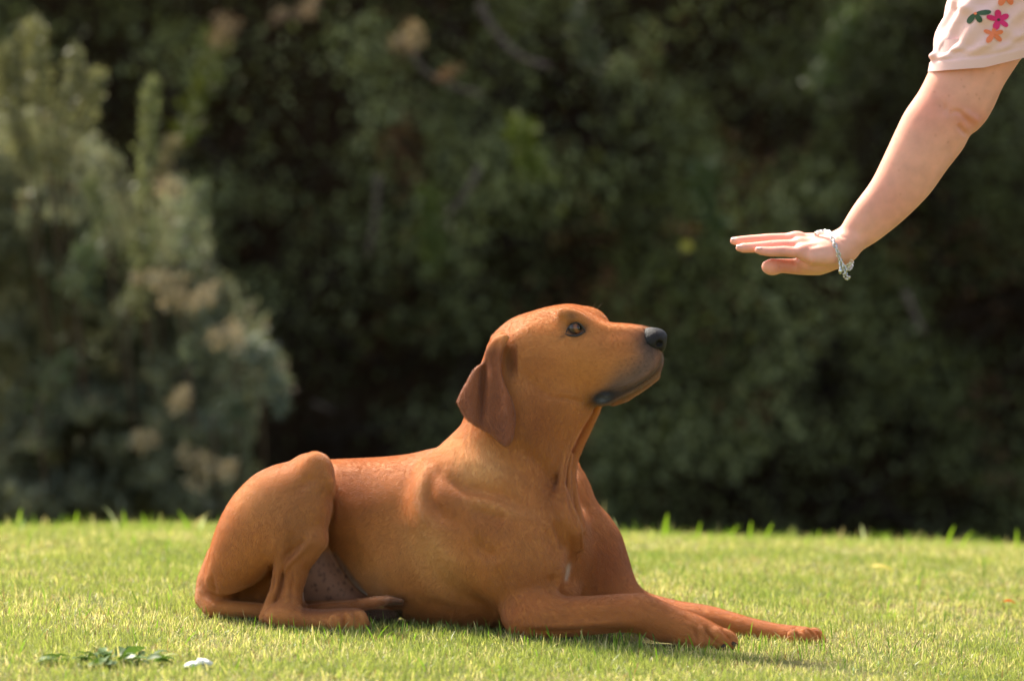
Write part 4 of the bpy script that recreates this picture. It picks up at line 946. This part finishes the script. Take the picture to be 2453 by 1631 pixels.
# ------------------------------------------------------------------ the person: arm reaching in from the right, the rest stands outside the frame
AY = -0.30
def HP(px, py, dy=0.0): return at(px, py, AY + dy)
def mat_skin():
    m, nt, N, L, b = mat_new('skin')
    a = N.new('ShaderNodeAttribute'); a.attribute_name = 'skin'
    tc = N.new('ShaderNodeTexCoord'); n1 = N.new('ShaderNodeTexNoise'); n1.inputs['Scale'].default_value = 45; n1.inputs['Detail'].default_value = 5
    L.new(tc.outputs['Object'], n1.inputs['Vector'])
    mp = N.new('ShaderNodeMapRange'); mp.inputs[1].default_value = 0.3; mp.inputs[2].default_value = 0.7; mp.inputs[3].default_value = 0.93; mp.inputs[4].default_value = 1.06
    L.new(n1.outputs['Fac'], mp.inputs[0]); mx = N.new('ShaderNodeMix'); mx.data_type = 'RGBA'; mx.blend_type = 'MULTIPLY'; mx.inputs[0].default_value = 1
    L.new(a.outputs['Color'], mx.inputs[6]); L.new(mp.outputs[0], mx.inputs[7]); L.new(mx.outputs[2], b.inputs['Base Color'])
    b.inputs['Roughness'].default_value = 0.48; b.inputs['Specular IOR Level'].default_value = 0.4
    b.inputs['Subsurface Weight'].default_value = 0.35; b.inputs['Subsurface Radius'].default_value = (1.0, 0.35, 0.2); b.inputs['Subsurface Scale'].default_value = 0.006
    n2 = N.new('ShaderNodeTexNoise'); n2.inputs['Scale'].default_value = 700; L.new(tc.outputs['Object'], n2.inputs['Vector'])
    bp = N.new('ShaderNodeBump'); bp.inputs['Strength'].default_value = 0.15; bp.inputs['Distance'].default_value = 0.0006
    L.new(n2.outputs['Fac'], bp.inputs['Height']); L.new(bp.outputs[0], b.inputs['Normal']); return m

def build_arm_field(f):
    s = PX * 1.0
    f.inflate([(2012, 548), (2045, 492), (2087, 434), (2118, 372), (2145, 314), (2168, 268), (2202, 218), (2227, 168), (2252, 118), (2292, 40), (2420, 40), (2458, 120), (2442, 148), (2405, 205),
               (2383, 253), (2364, 287), (2342, 312), (2324, 326), (2305, 360), (2267, 409), (2225, 467), (2168, 524), (2106, 574), (2068, 598), (2044, 620), (2010, 640), (1985, 610)], 0.050, AY, slope=(0.03, 0.0), k=0.01, power=0.9)
    # palm: four hand bones fanned from the wrist
    mcp = [(1912, 572, 0.032, 11.5), (1914, 575, 0.012, 12.5), (1917, 588, -0.010, 12.5), (1921, 603, -0.030, 11.5)]     # index, middle, ring, little
    wr = HP(1992, 590, -0.002)
    for x, y, d, r in mcp:
        f.chain([HP(2040, 570 + (y - 585) * 0.5, d * 0.5), HP(1995, 586 + (y - 588) * 0.5, d * 0.75), HP(x, y, d)], np.array([22, 20, r + 1.5]) * s, 0.012)
    f.chain([HP(2025, 600, -0.012), HP(1990, 613, -0.030), HP(1948, 617, -0.034), HP(1925, 612, -0.030)], np.array([26, 22, 18, 11]) * s, 0.012)
    # fingers
    f.chain([HP(1917, 570, 0.034), HP(1880, 574, 0.036), HP(1838, 579, 0.036), HP(1790, 584, 0.034), HP(1772, 586, 0.033)], np.array([12, 11, 10.5, 9, 7.5]) * s, 0.004)     # index, behind
    f.chain([HP(1917, 572, 0.012), HP(1880, 572, 0.014), HP(1843, 573, 0.014), HP(1795, 576, 0.012), HP(1766, 578, 0.011), HP(1757, 578, 0.011)], np.array([14, 13, 12.8, 12, 10.8, 8]) * s, 0.004)
    f.chain([HP(1920, 587, -0.009), HP(1885, 588, -0.008), HP(1851, 589, -0.008), HP(1805, 593, -0.009), HP(1780, 594, -0.009), HP(1771, 594, -0.009)], np.array([14, 13.4, 13, 12.2, 11.2, 8.4]) * s, 0.004)
    f.chain([HP(1922, 603, -0.029), HP(1900, 604, -0.029), HP(1880, 602, -0.028), HP(1845, 603, -0.028), HP(1823, 601, -0.028), HP(1815, 600, -0.028)], np.array([13, 12.6, 12.4, 11.4, 9.8, 7.4]) * s, 0.004)
    # knuckle bumps
    for x, y, d, r in [(1907, 568, 0.012, 12), (1917, 583, -0.010, 12.5), (1925, 598, -0.029, 11.5)]:
        f.blob(HP(x, y + 0.8, d), np.array([r * 1.1, r * 0.85, r * 0.92]) * s, 0.012)
    # thumb, hanging below the palm on the far side
    f.chain([HP(2000, 618, 0.020), HP(1960, 636, 0.018), HP(1918, 639, 0.014), HP(1872, 637, 0.008), HP(1848, 638, 0.004), HP(1838, 638, 0.002)], np.array([25, 22, 19, 16.5, 17, 12.5]) * s, 0.006)
    f.blob(HP(1850, 642, 0.003), np.array([22, 14, 16.5]) * s, 0.006)
    f.blob(HP(1962, 628, 0.0), np.array([52, 36, 26]) * s, 0.012, rot=0.08)

ARM_STROKES = [
    ([(2274, 276), (2288, 268), (2302, 272), (2318, 290), (2326, 304)], -0.0032, 6), ([(2294, 296), (2304, 312), (2320, 326)], -0.0048, 6), ([(2304, 264), (2330, 282), (2350, 296)], 0.0035, 9), ([(2255, 262), (2275, 262)], -0.002, 12),
    ([(2300, 335), (2262, 385)], -0.0012, 14), ([(2270, 280), (2240, 240)], -0.0012, 16),
    ([(1916, 622), (1945, 634), (1985, 640)], -0.0016, 5), ([(1898, 622), (1908, 640)], -0.002, 4), ([(1866, 628), (1870, 650)], -0.0016, 4),
    ([(1930, 600), (1960, 596), (1990, 590)], 0.0014, 6), ([(1925, 586), (1955, 580), (1985, 575)], 0.0014, 5), ([(1925, 611), (1940, 594)], -0.0012, 6), ([(1935, 591), (1965, 586)], -0.0012, 4),
    ([(1850, 577), (1848, 584)], -0.0008, 2.2), ([(1878, 596), (1877, 606)], -0.0008, 2.2), ([(1843, 600), (1842, 608)], -0.0006, 2), ([(1998, 556), (2014, 566), (2030, 572)], -0.0012, 4), ([(2004, 566), (2020, 586)], -0.001, 4),
]

def skin_color(V):
    px, py = to_px(V); n = len(V)
    lin = lambda c: (np.array(c) / 255.0) ** 2.2
    base = np.tile(lin((234, 166, 142)), (n, 1))
    def mix(c, m): base[:] = base * (1 - m[:, None]) + np.array(c) * m[:, None]
    g = lambda x, y, rx, ry: np.exp(-(((px - x) / rx) ** 2 + ((py - y) / ry) ** 2))
    mix(lin((216, 128, 108)), 0.5 * g(2230, 265, 60, 60) + 0.6 * g(2335, 290, 35, 30) + 0.3 * g(2120, 480, 60, 60))
    mix(lin((226, 142, 130)), 0.5 * g(1870, 590, 90, 30)); mix(lin((208, 108, 80)), 0.5 * g(1880, 640, 40, 20)); mix(lin((196, 118, 92)), 0.4 * g(2300, 285, 24, 24))
    mix(lin((226, 178, 160)), 0.4 * g(1980, 600, 40, 40))
    r = np.random.default_rng(3)
    for k in range(26):
        t = r.random(); x, y = 2030 + t * 330 + r.normal(0, 40), 560 - t * 440 + r.normal(0, 36); mix(lin((168, 96, 66)), r.uniform(.15, .42) * g(x, y, r.uniform(2, 3.4), r.uniform(2, 3.4)))
    v = vnoise(V, 60, 4); return base * (0.95 + 0.1 * v)[:, None]

def cloth_mat(name, col, scale=900):
    m, nt, N, L, b = mat_new(name); tc = N.new('ShaderNodeTexCoord'); n = N.new('ShaderNodeTexNoise'); n.inputs['Scale'].default_value = scale
    L.new(tc.outputs['Object'], n.inputs['Vector']); b.inputs['Base Color'].default_value = (*col, 1); b.inputs['Roughness'].default_value = 0.85; b.inputs['Specular IOR Level'].default_value = 0.15
    b.inputs['Sheen Weight'].default_value = 0.2
    bp = N.new('ShaderNodeBump'); bp.inputs['Strength'].default_value = 0.25; bp.inputs['Distance'].default_value = 0.0006; L.new(n.outputs['Fac'], bp.inputs['Height']); L.new(bp.outputs[0], b.inputs['Normal'])
    return m

def build_person():
    # arm and hand at fine resolution, joined in one field with the coarse body is too heavy: the body field reuses the same shoulder line
    f = Field(at(1735, 670, AY - 0.085) * (1, 0, 1) + (0, AY - 0.085, 0), at(2470, 30, AY) * (1, 0, 1) + (0, AY + 0.085, 0), 0.0020)
    build_arm_field(f)
    V, Q = f.mesh(); V, Q = largest_piece(V, Q); V = smooth_mesh(V, Q, 1, 0.4); V = sculpt(V, Q, ARM_STROKES); col = skin_color(V)
    # body out of frame: head, neck, far arm, in a coarser field, bridged through the covered shoulder
    b = Field((0.70, -0.56, 0.60), (1.75, 0.42, 1.86), 0.011)
    sh = np.array((1.06, -0.30, 1.27)); hip = np.array((1.42, -0.10, 0.90))
    b.chain([at(2340, 100, AY), at(2372, 30, AY), sh], (0.046, 0.050, 0.058), 0.02)
    b.chain([sh + (0.02, 0.04, 0), (1.12, -0.08, 1.34), (1.12, 0.14, 1.27)], (0.062, 0.09, 0.062), 0.03)
    b.chain([(1.14, -0.08, 1.28), (1.26, -0.09, 1.10), hip], (0.135, 0.13, 0.14), 0.05)
    b.chain([(1.10, -0.08, 1.36), (1.03, -0.09, 1.47)], (0.055, 0.052), 0.03)
    b.blob((0.985, -0.10, 1.575), (0.092, 0.072, 0.115), 0.02, rot=0.35); b.blob((0.935, -0.10, 1.52), (0.045, 0.045, 0.05), 0.03)
    b.blob((0.893, -0.10, 1.565), (0.014, 0.012, 0.020), 0.012); b.blob((0.905, -0.10, 1.52), (0.016, 0.026, 0.009), 0.008)
    for sy in (-1, 1): b.blob((0.90, -0.10 + sy * 0.032, 1.59), (0.012, 0.016, 0.010), 0.008, carve=True); b.blob((1.00, -0.10 + sy * 0.074, 1.565), (0.022, 0.010, 0.030), 0.006)
    b.chain([(1.12, 0.16, 1.26), (1.22, 0.22, 1.02), (1.12, 0.20, 0.80)], (0.050, 0.040, 0.028), 0.02)
    b.blob((1.09, 0.195, 0.74), (0.03, 0.022, 0.06), 0.02)
    for i in range(4): b.chain([(1.075 + i * 0.014, 0.195, 0.70), (1.065 + i * 0.013, 0.19, 0.645)], (0.011, 0.009), 0.004)
    v2, q2 = b.mesh(); v2, q2 = largest_piece(v2, q2)
    me = make_mesh('person_body', np.vstack([V, v2]), [np.vstack([Q, q2 + len(V)])])
    add_color(me, 'skin', np.vstack([col, np.tile((np.array((226, 162, 138)) / 255) ** 2.2, (len(v2), 1))]))
    gx, gy = 1.45, -0.05; gz = float(ground(gx, gy))
    root = empty('person', (gx, gy, gz), label='person in a pale pink flower-print T-shirt holding a flat hand out above the dog', category='person')
    under(link('body', me, mat_skin()), root)
    # fingernails
    nm = mat_simple('nail', (0.70, 0.46, 0.42), 0.35)
    first = True
    for x, y, d, r, tilt in [(1760, 571, 0.009, 9.5, -0.1), (1773, 588, -0.012, 9.5, -0.1), (1818, 594, -0.033, 8, -0.05)]:
        bm = bmesh.new(); bmesh.ops.create_uvsphere(bm, u_segments=14, v_segments=8, radius=1.0)
        bmesh.ops.scale(bm, vec=np.array((r * 1.0, r * 0.62, r * 0.2)) * PX, verts=bm.verts); me_ = bpy.data.meshes.new('fingernail'); bm.to_mesh(me_); bm.free()
        me_.polygons.foreach_set('use_smooth', np.ones(len(me_.polygons), bool))
        o = link('fingernail', me_, nm); o.location = HP(x, y, d); o.rotation_euler = (0.45, tilt, 0); under(o, root)
    # T-shirt: sleeve loft plus body of the shirt
    pink = cloth_mat('shirt_pink', (0.88, 0.55, 0.51))
    r = np.random.default_rng(2); rings, nseg = 46, 120
    P = []; a = np.linspace(0, 2 * math.pi, nseg, endpoint=False)
    hl, hr = np.array((2225, 172.0)), np.array((2470, 134.0)); tl, tr = np.array((2300, -75.0)), np.array((2600, -60.0))
    left = catmull([(2225, 172), (2229, 150), (2229, 134), (2244, 112), (2252, 72), (2262, 40), (2272, 10), (2288, -30), (2312, -75)], 8, closed=False)
    for i in range(rings):
        t = i / (rings - 1); l = left[min(int(t * (len(left) - 1)), len(left) - 1)]; rr = hr + (tr - hr) * t
        A, B = at(l[0], l[1], AY), at(rr[0], rr[1], AY); c = (A + B) / 2; u = (B - A) / 2; R = np.linalg.norm(u)
        depth = 0.068 + 0.02 * t; row = []
        for th in a:
            ca, sa = math.cos(th), math.sin(th)
            fold = 0.0045 * math.sin(5 * th + 9 * t + 1.4 * math.sin(4 * t)) * smoothstep(0.12, 0.3, t) + 0.003 * math.sin(11 * th - 14 * t) * smoothstep(0.1, 0.3, t)
            # diagonal drag folds that run from the hem corner up to the shoulder
            w_ = ca * 0.9 + t * 2.6; fold += 0.0050 * max(0, math.sin(w_ * 6.5)) ** 2 * smoothstep(0.16, 0.34, t) * (1 if sa < 0 else 0.3)
            hem = 0.0016 * (1 if t < 0.14 else 0) - 0.0012 * math.exp(-((t - 0.15) / 0.02) ** 2)
            sag = 0.008 * (1 - abs(ca)) * (1 - t) * (-1 if sa < 0 else 1)
            p = c + u * ca * (1 + (fold + hem) / R) + np.array((0, (depth + fold + hem) * sa, sag)); row.append(p)
        P.append(row)
    P = np.array(P).reshape(-1, 3); F = []
    for i in range(rings - 1):
        for j in range(nseg): k = (j + 1) % nseg; F.append((i * nseg + j, i * nseg + k, (i + 1) * nseg + k, (i + 1) * nseg + j))
    F = np.array(F)[:, ::-1]
    n0 = len(P); rim = P[:nseg] * 1.0; cen = rim.mean(0); rim = cen + (rim - cen) * 0.975 + (0, 0, 0.004); inner = cen + (rim - cen) * 0.99 + np.array((0.01, 0, 0.05))
    F2 = [];
    for j in range(nseg): k = (j + 1) % nseg; F2 += [(j, n0 + j, n0 + k, k), (n0 + j, n0 + nseg + j, n0 + nseg + k, n0 + k)]
    allP = np.vstack([P, rim, inner]); allF = np.vstack([F, np.array(F2)])
    sb = Field((0.80, -0.60, 0.70), (1.75, 0.46, 1.50), 0.012)
    sb.chain([(1.03, -0.31, 1.26), (1.12, -0.22, 1.30)], (0.098, 0.095), 0.03); sb.chain([(1.12, -0.22, 1.29), (1.12, 0.10, 1.29), (1.17, 0.20, 1.16)], (0.09, 0.095, 0.075), 0.03)
    sb.chain([(1.15, -0.08, 1.27), (1.27, -0.09, 1.10), (1.42, -0.10, 0.93)], (0.155, 0.15, 0.165), 0.05)
    v3, q3 = sb.mesh(); v3, q3 = largest_piece(v3, q3)
    me = make_mesh('shirt', np.vstack([allP, v3]), [np.vstack([allF, q3 + len(allP)])]); shirt = under(link('shirt', me, pink), root)
    bvh = BVHTree.FromPolygons([tuple(p) for p in P], [tuple(int(i) for i in q_) for q_ in F])
    # printed flowers: flat petals lying on the cloth
    def petal(cx, cy, ang, L, W, mat, name='flower_print'):
        M = []; n = 14
        for i in range(n):
            th = 2 * math.pi * i / n; u = L / 2 + L / 2 * math.cos(th); v = W / 2 * math.sin(th) * (0.65 + 0.35 * (u / L)); x = cx + u * math.cos(ang) - v * math.sin(ang); y = cy + u * math.sin(ang) + v * math.cos(ang); M.append((x, y))
        M.append((cx + L * 0.5 * math.cos(ang), cy + L * 0.5 * math.sin(ang))); pts = []
        for x, y in M:
            o = Vector(at(x, y, AY - 0.4)); d = (o - cam.location).normalized(); h = bvh.ray_cast(o, d)
            q = h[0] if h[0] is not None else Vector(at(x, y, AY - 0.07)); pts.append(np.array(q) - np.array(d) * 0.0020)
        return pts, [(i, (i + 1) % n, n) for i in range(n)]
    mats = {'magenta': cloth_mat('print_magenta', (0.72, 0.035, 0.15)), 'orange': cloth_mat('print_orange', (0.86, 0.22, 0.10)), 'green': cloth_mat('print_green', (0.055, 0.10, 0.055)), 'dark': cloth_mat('print_dark', (0.10, 0.05, 0.03))}
    spec = [(2392, 48, [(-95, 24, 19), (-25, 27, 17), (35, 28, 15), (110, 26, 20), (195, 30, 16)], 'magenta'),
            (2380, 82, [(-160, 25, 12), (-85, 14, 12), (-15, 24, 13), (42, 26, 14), (128, 26, 17)], 'orange'),
            (2336, 33, [(-6, 39, 15), (55, 26, 17), (128, 30, 17)], 'green'), (2410, -14, [(60, 30, 18), (120, 32, 20), (0, 28, 18), (180, 26, 18)], 'orange')]
    for cx, cy, ps, mn in spec:
        M = Mesher()
        for ang, L_, W2 in ps:
            pts, tr_ = petal(cx, cy, math.radians(ang), L_, W2, None); M.add(pts, tr_)
        M.build('flower_print', mats[mn], shirt)
    for cx, cy, mn in ((2392, 48, 'dark'), (2336, 33, 'orange')):
        M = Mesher(); pts, tr_ = petal(cx - 4, cy, 0, 8, 8, None); M.add(np.array(pts) - (0, 0.0008, 0), tr_); M.build('flower_print', mats[mn], shirt)
    # trousers, shoes, hair (outside the frame)
    tf = Field((1.10, -0.42, gz - 0.02), (1.80, 0.26, 1.06), 0.014)
    tf.chain([(1.40, -0.10, 0.95), (1.46, -0.09, 0.88)], (0.165, 0.165), 0.03)
    for sy in (-0.22, 0.05): tf.chain([(1.45, -0.09 + (sy + 0.085) * 0.7, 0.86), (1.40, sy, 0.50), (1.44, sy, gz + 0.11)], (0.115, 0.075, 0.062), 0.04)
    v, q = tf.mesh(); v, q = largest_piece(v, q); under(link('trousers', make_mesh('trousers', v, [q]), cloth_mat('trousers_black', (0.012, 0.012, 0.014))), root)
    for sy in (-0.22, 0.05):
        sf = Field((1.20, sy - 0.08, gz - 0.01), (1.56, sy + 0.08, gz + 0.16), 0.008); z0 = gz + 0.045
        sf.chain([(1.47, sy, z0), (1.33, sy, z0 - 0.005)], (0.045, 0.040), 0.02); sf.blob((1.45, sy, z0 + 0.05), (0.05, 0.045, 0.05), 0.03)
        v, q = sf.mesh(); under(link('shoe', make_mesh('shoe', v, [q]), mat_simple('shoe_leather', (0.05, 0.04, 0.035), 0.5)), root)
    hf = Field((0.84, -0.26, 1.40), (1.16, 0.06, 1.74), 0.008)
    hf.blob((1.01, -0.10, 1.60), (0.098, 0.088, 0.112), 0.02, rot=0.3); hf.blob((1.06, -0.10, 1.52), (0.06, 0.075, 0.10), 0.03); hf.blob((0.90, -0.10, 1.555), (0.065, 0.06, 0.085), 0.01, carve=True)
    v, q = hf.mesh(); v, q = largest_piece(v, q); under(link('hair', make_mesh('hair', v, [q]), mat_simple('hair_brown', (0.05, 0.025, 0.012), 0.5, noise=0.5, scale=60, bump=0.5)), root)

    # bracelet of silver links around the wrist with a hanging clasp
    broot = empty('bracelet', tuple(HP(2000, 600)), label='silver chain bracelet hanging around the wrist of the outstretched arm', category='bracelet')
    silver = mat_simple('silver', (0.62, 0.61, 0.59), 0.25, metal=1.0)
    gold = mat_simple('pale_gold', (0.75, 0.66, 0.42), 0.25, metal=1.0)
    bm = bmesh.new(); M = Mesher(); n, m_ = 16, 8
    th = np.linspace(0, 2 * math.pi, n, endpoint=False); ph = np.linspace(0, 2 * math.pi, m_, endpoint=False); Vv, Ff = [], []
    for t in th:
        for p in ph: Vv.append(((1.3 + 0.30 * math.cos(p)) * math.cos(t), (0.85 + 0.30 * math.cos(p)) * math.sin(t), 0.30 * math.sin(p)))
    for i in range(n):
        for j in range(m_): Ff.append((i * m_ + j, ((i + 1) % n) * m_ + j, ((i + 1) % n) * m_ + (j + 1) % m_, i * m_ + (j + 1) % m_))
    lm = make_mesh('link', np.array(Vv) * 0.0040, [np.array(Ff)]); lm.materials.append(silver); lg = lm.copy(); lg.materials.clear(); lg.materials.append(gold)
    loop = [HP(1955, 561, 0.0), HP(1968, 556, -0.012), HP(1983, 556, -0.026), HP(1993, 571, -0.042), HP(2000, 587, -0.050), HP(2007, 604, -0.053), HP(2012, 622, -0.050), HP(2020, 640, -0.038), HP(2032, 645, -0.018), HP(2040, 632, 0.010),
            HP(2038, 600, 0.040), HP(2015, 570, 0.044), HP(1985, 557, 0.034), HP(1963, 556, 0.016)]
    def chain_links(path, step, gl=False, closed=True, sc=1.0):
        S = catmull(path, 14, closed=closed); 
        if closed: S = np.vstack([S, S[:1]])
        L_ = np.concatenate([[0], np.cumsum(np.linalg.norm(np.diff(S, axis=0), axis=1))]); k = int(L_[-1] / step)
        for i in range(k):
            d = (i + 0.5) * step; p = np.array([np.interp(d, L_, S[:, a_]) for a_ in range(3)]); q = np.array([np.interp(min(d + 0.001, L_[-1]), L_, S[:, a_]) for a_ in range(3)])
            T = Vector(q - p).normalized(); rot = T.to_track_quat('X', 'Z') @ Euler((math.radians(35 if i % 2 else -50), 0, 0)).to_quaternion()
            o = bpy.data.objects.new('link', lg if gl else lm); C.objects.link(o); o.location = p; o.rotation_mode = 'QUATERNION'; o.rotation_quaternion = rot; o.scale = (sc, sc, sc); under(o, broot)
    chain_links(loop, 0.0060)
    chain_links([HP(2013, 622, -0.054), HP(2015, 636, -0.055), HP(2014, 650, -0.055)], 0.0050, closed=False)
    chain_links([HP(2018, 632, -0.048), HP(2024, 645, -0.05), HP(2028, 660, -0.05)], 0.0048, closed=False)
    chain_links([HP(2024, 640, -0.04), HP(2034, 634, -0.04), HP(2041, 622, -0.03)], 0.0050, gl=True, closed=False, sc=0.9)
    M = Mesher(); 
    for k in range(9):
        r_ = np.random.default_rng(k + 20); c = HP(2028 + r_.normal(0, 5), 662 + r_.normal(0, 4.5), -0.05 + r_.normal(0, 0.003)); M.tube([c - (0, 0, .0022), c, c + (0, 0, .0022)], (0.0008, 0.0026, 0.0008), 8)
    under(M.build('charm', silver), broot)
    M = Mesher(); M.tube([HP(2012, 640, -0.056), HP(2013, 650, -0.056), HP(2013, 657, -0.056)], (0.0018, 0.0034, 0.002), 10); under(M.build('clasp', silver), broot)

# ------------------------------------------------------------------ assemble: large things first
GRASS_N, HEDGE_N, SHRUB_N, FUR_N = 450000, 280000, 170000, 850000
build_hedge()
dog, DV, DQ, dog_f = build_dog()
build_person()
build_grass()
build_lawn_weeds()
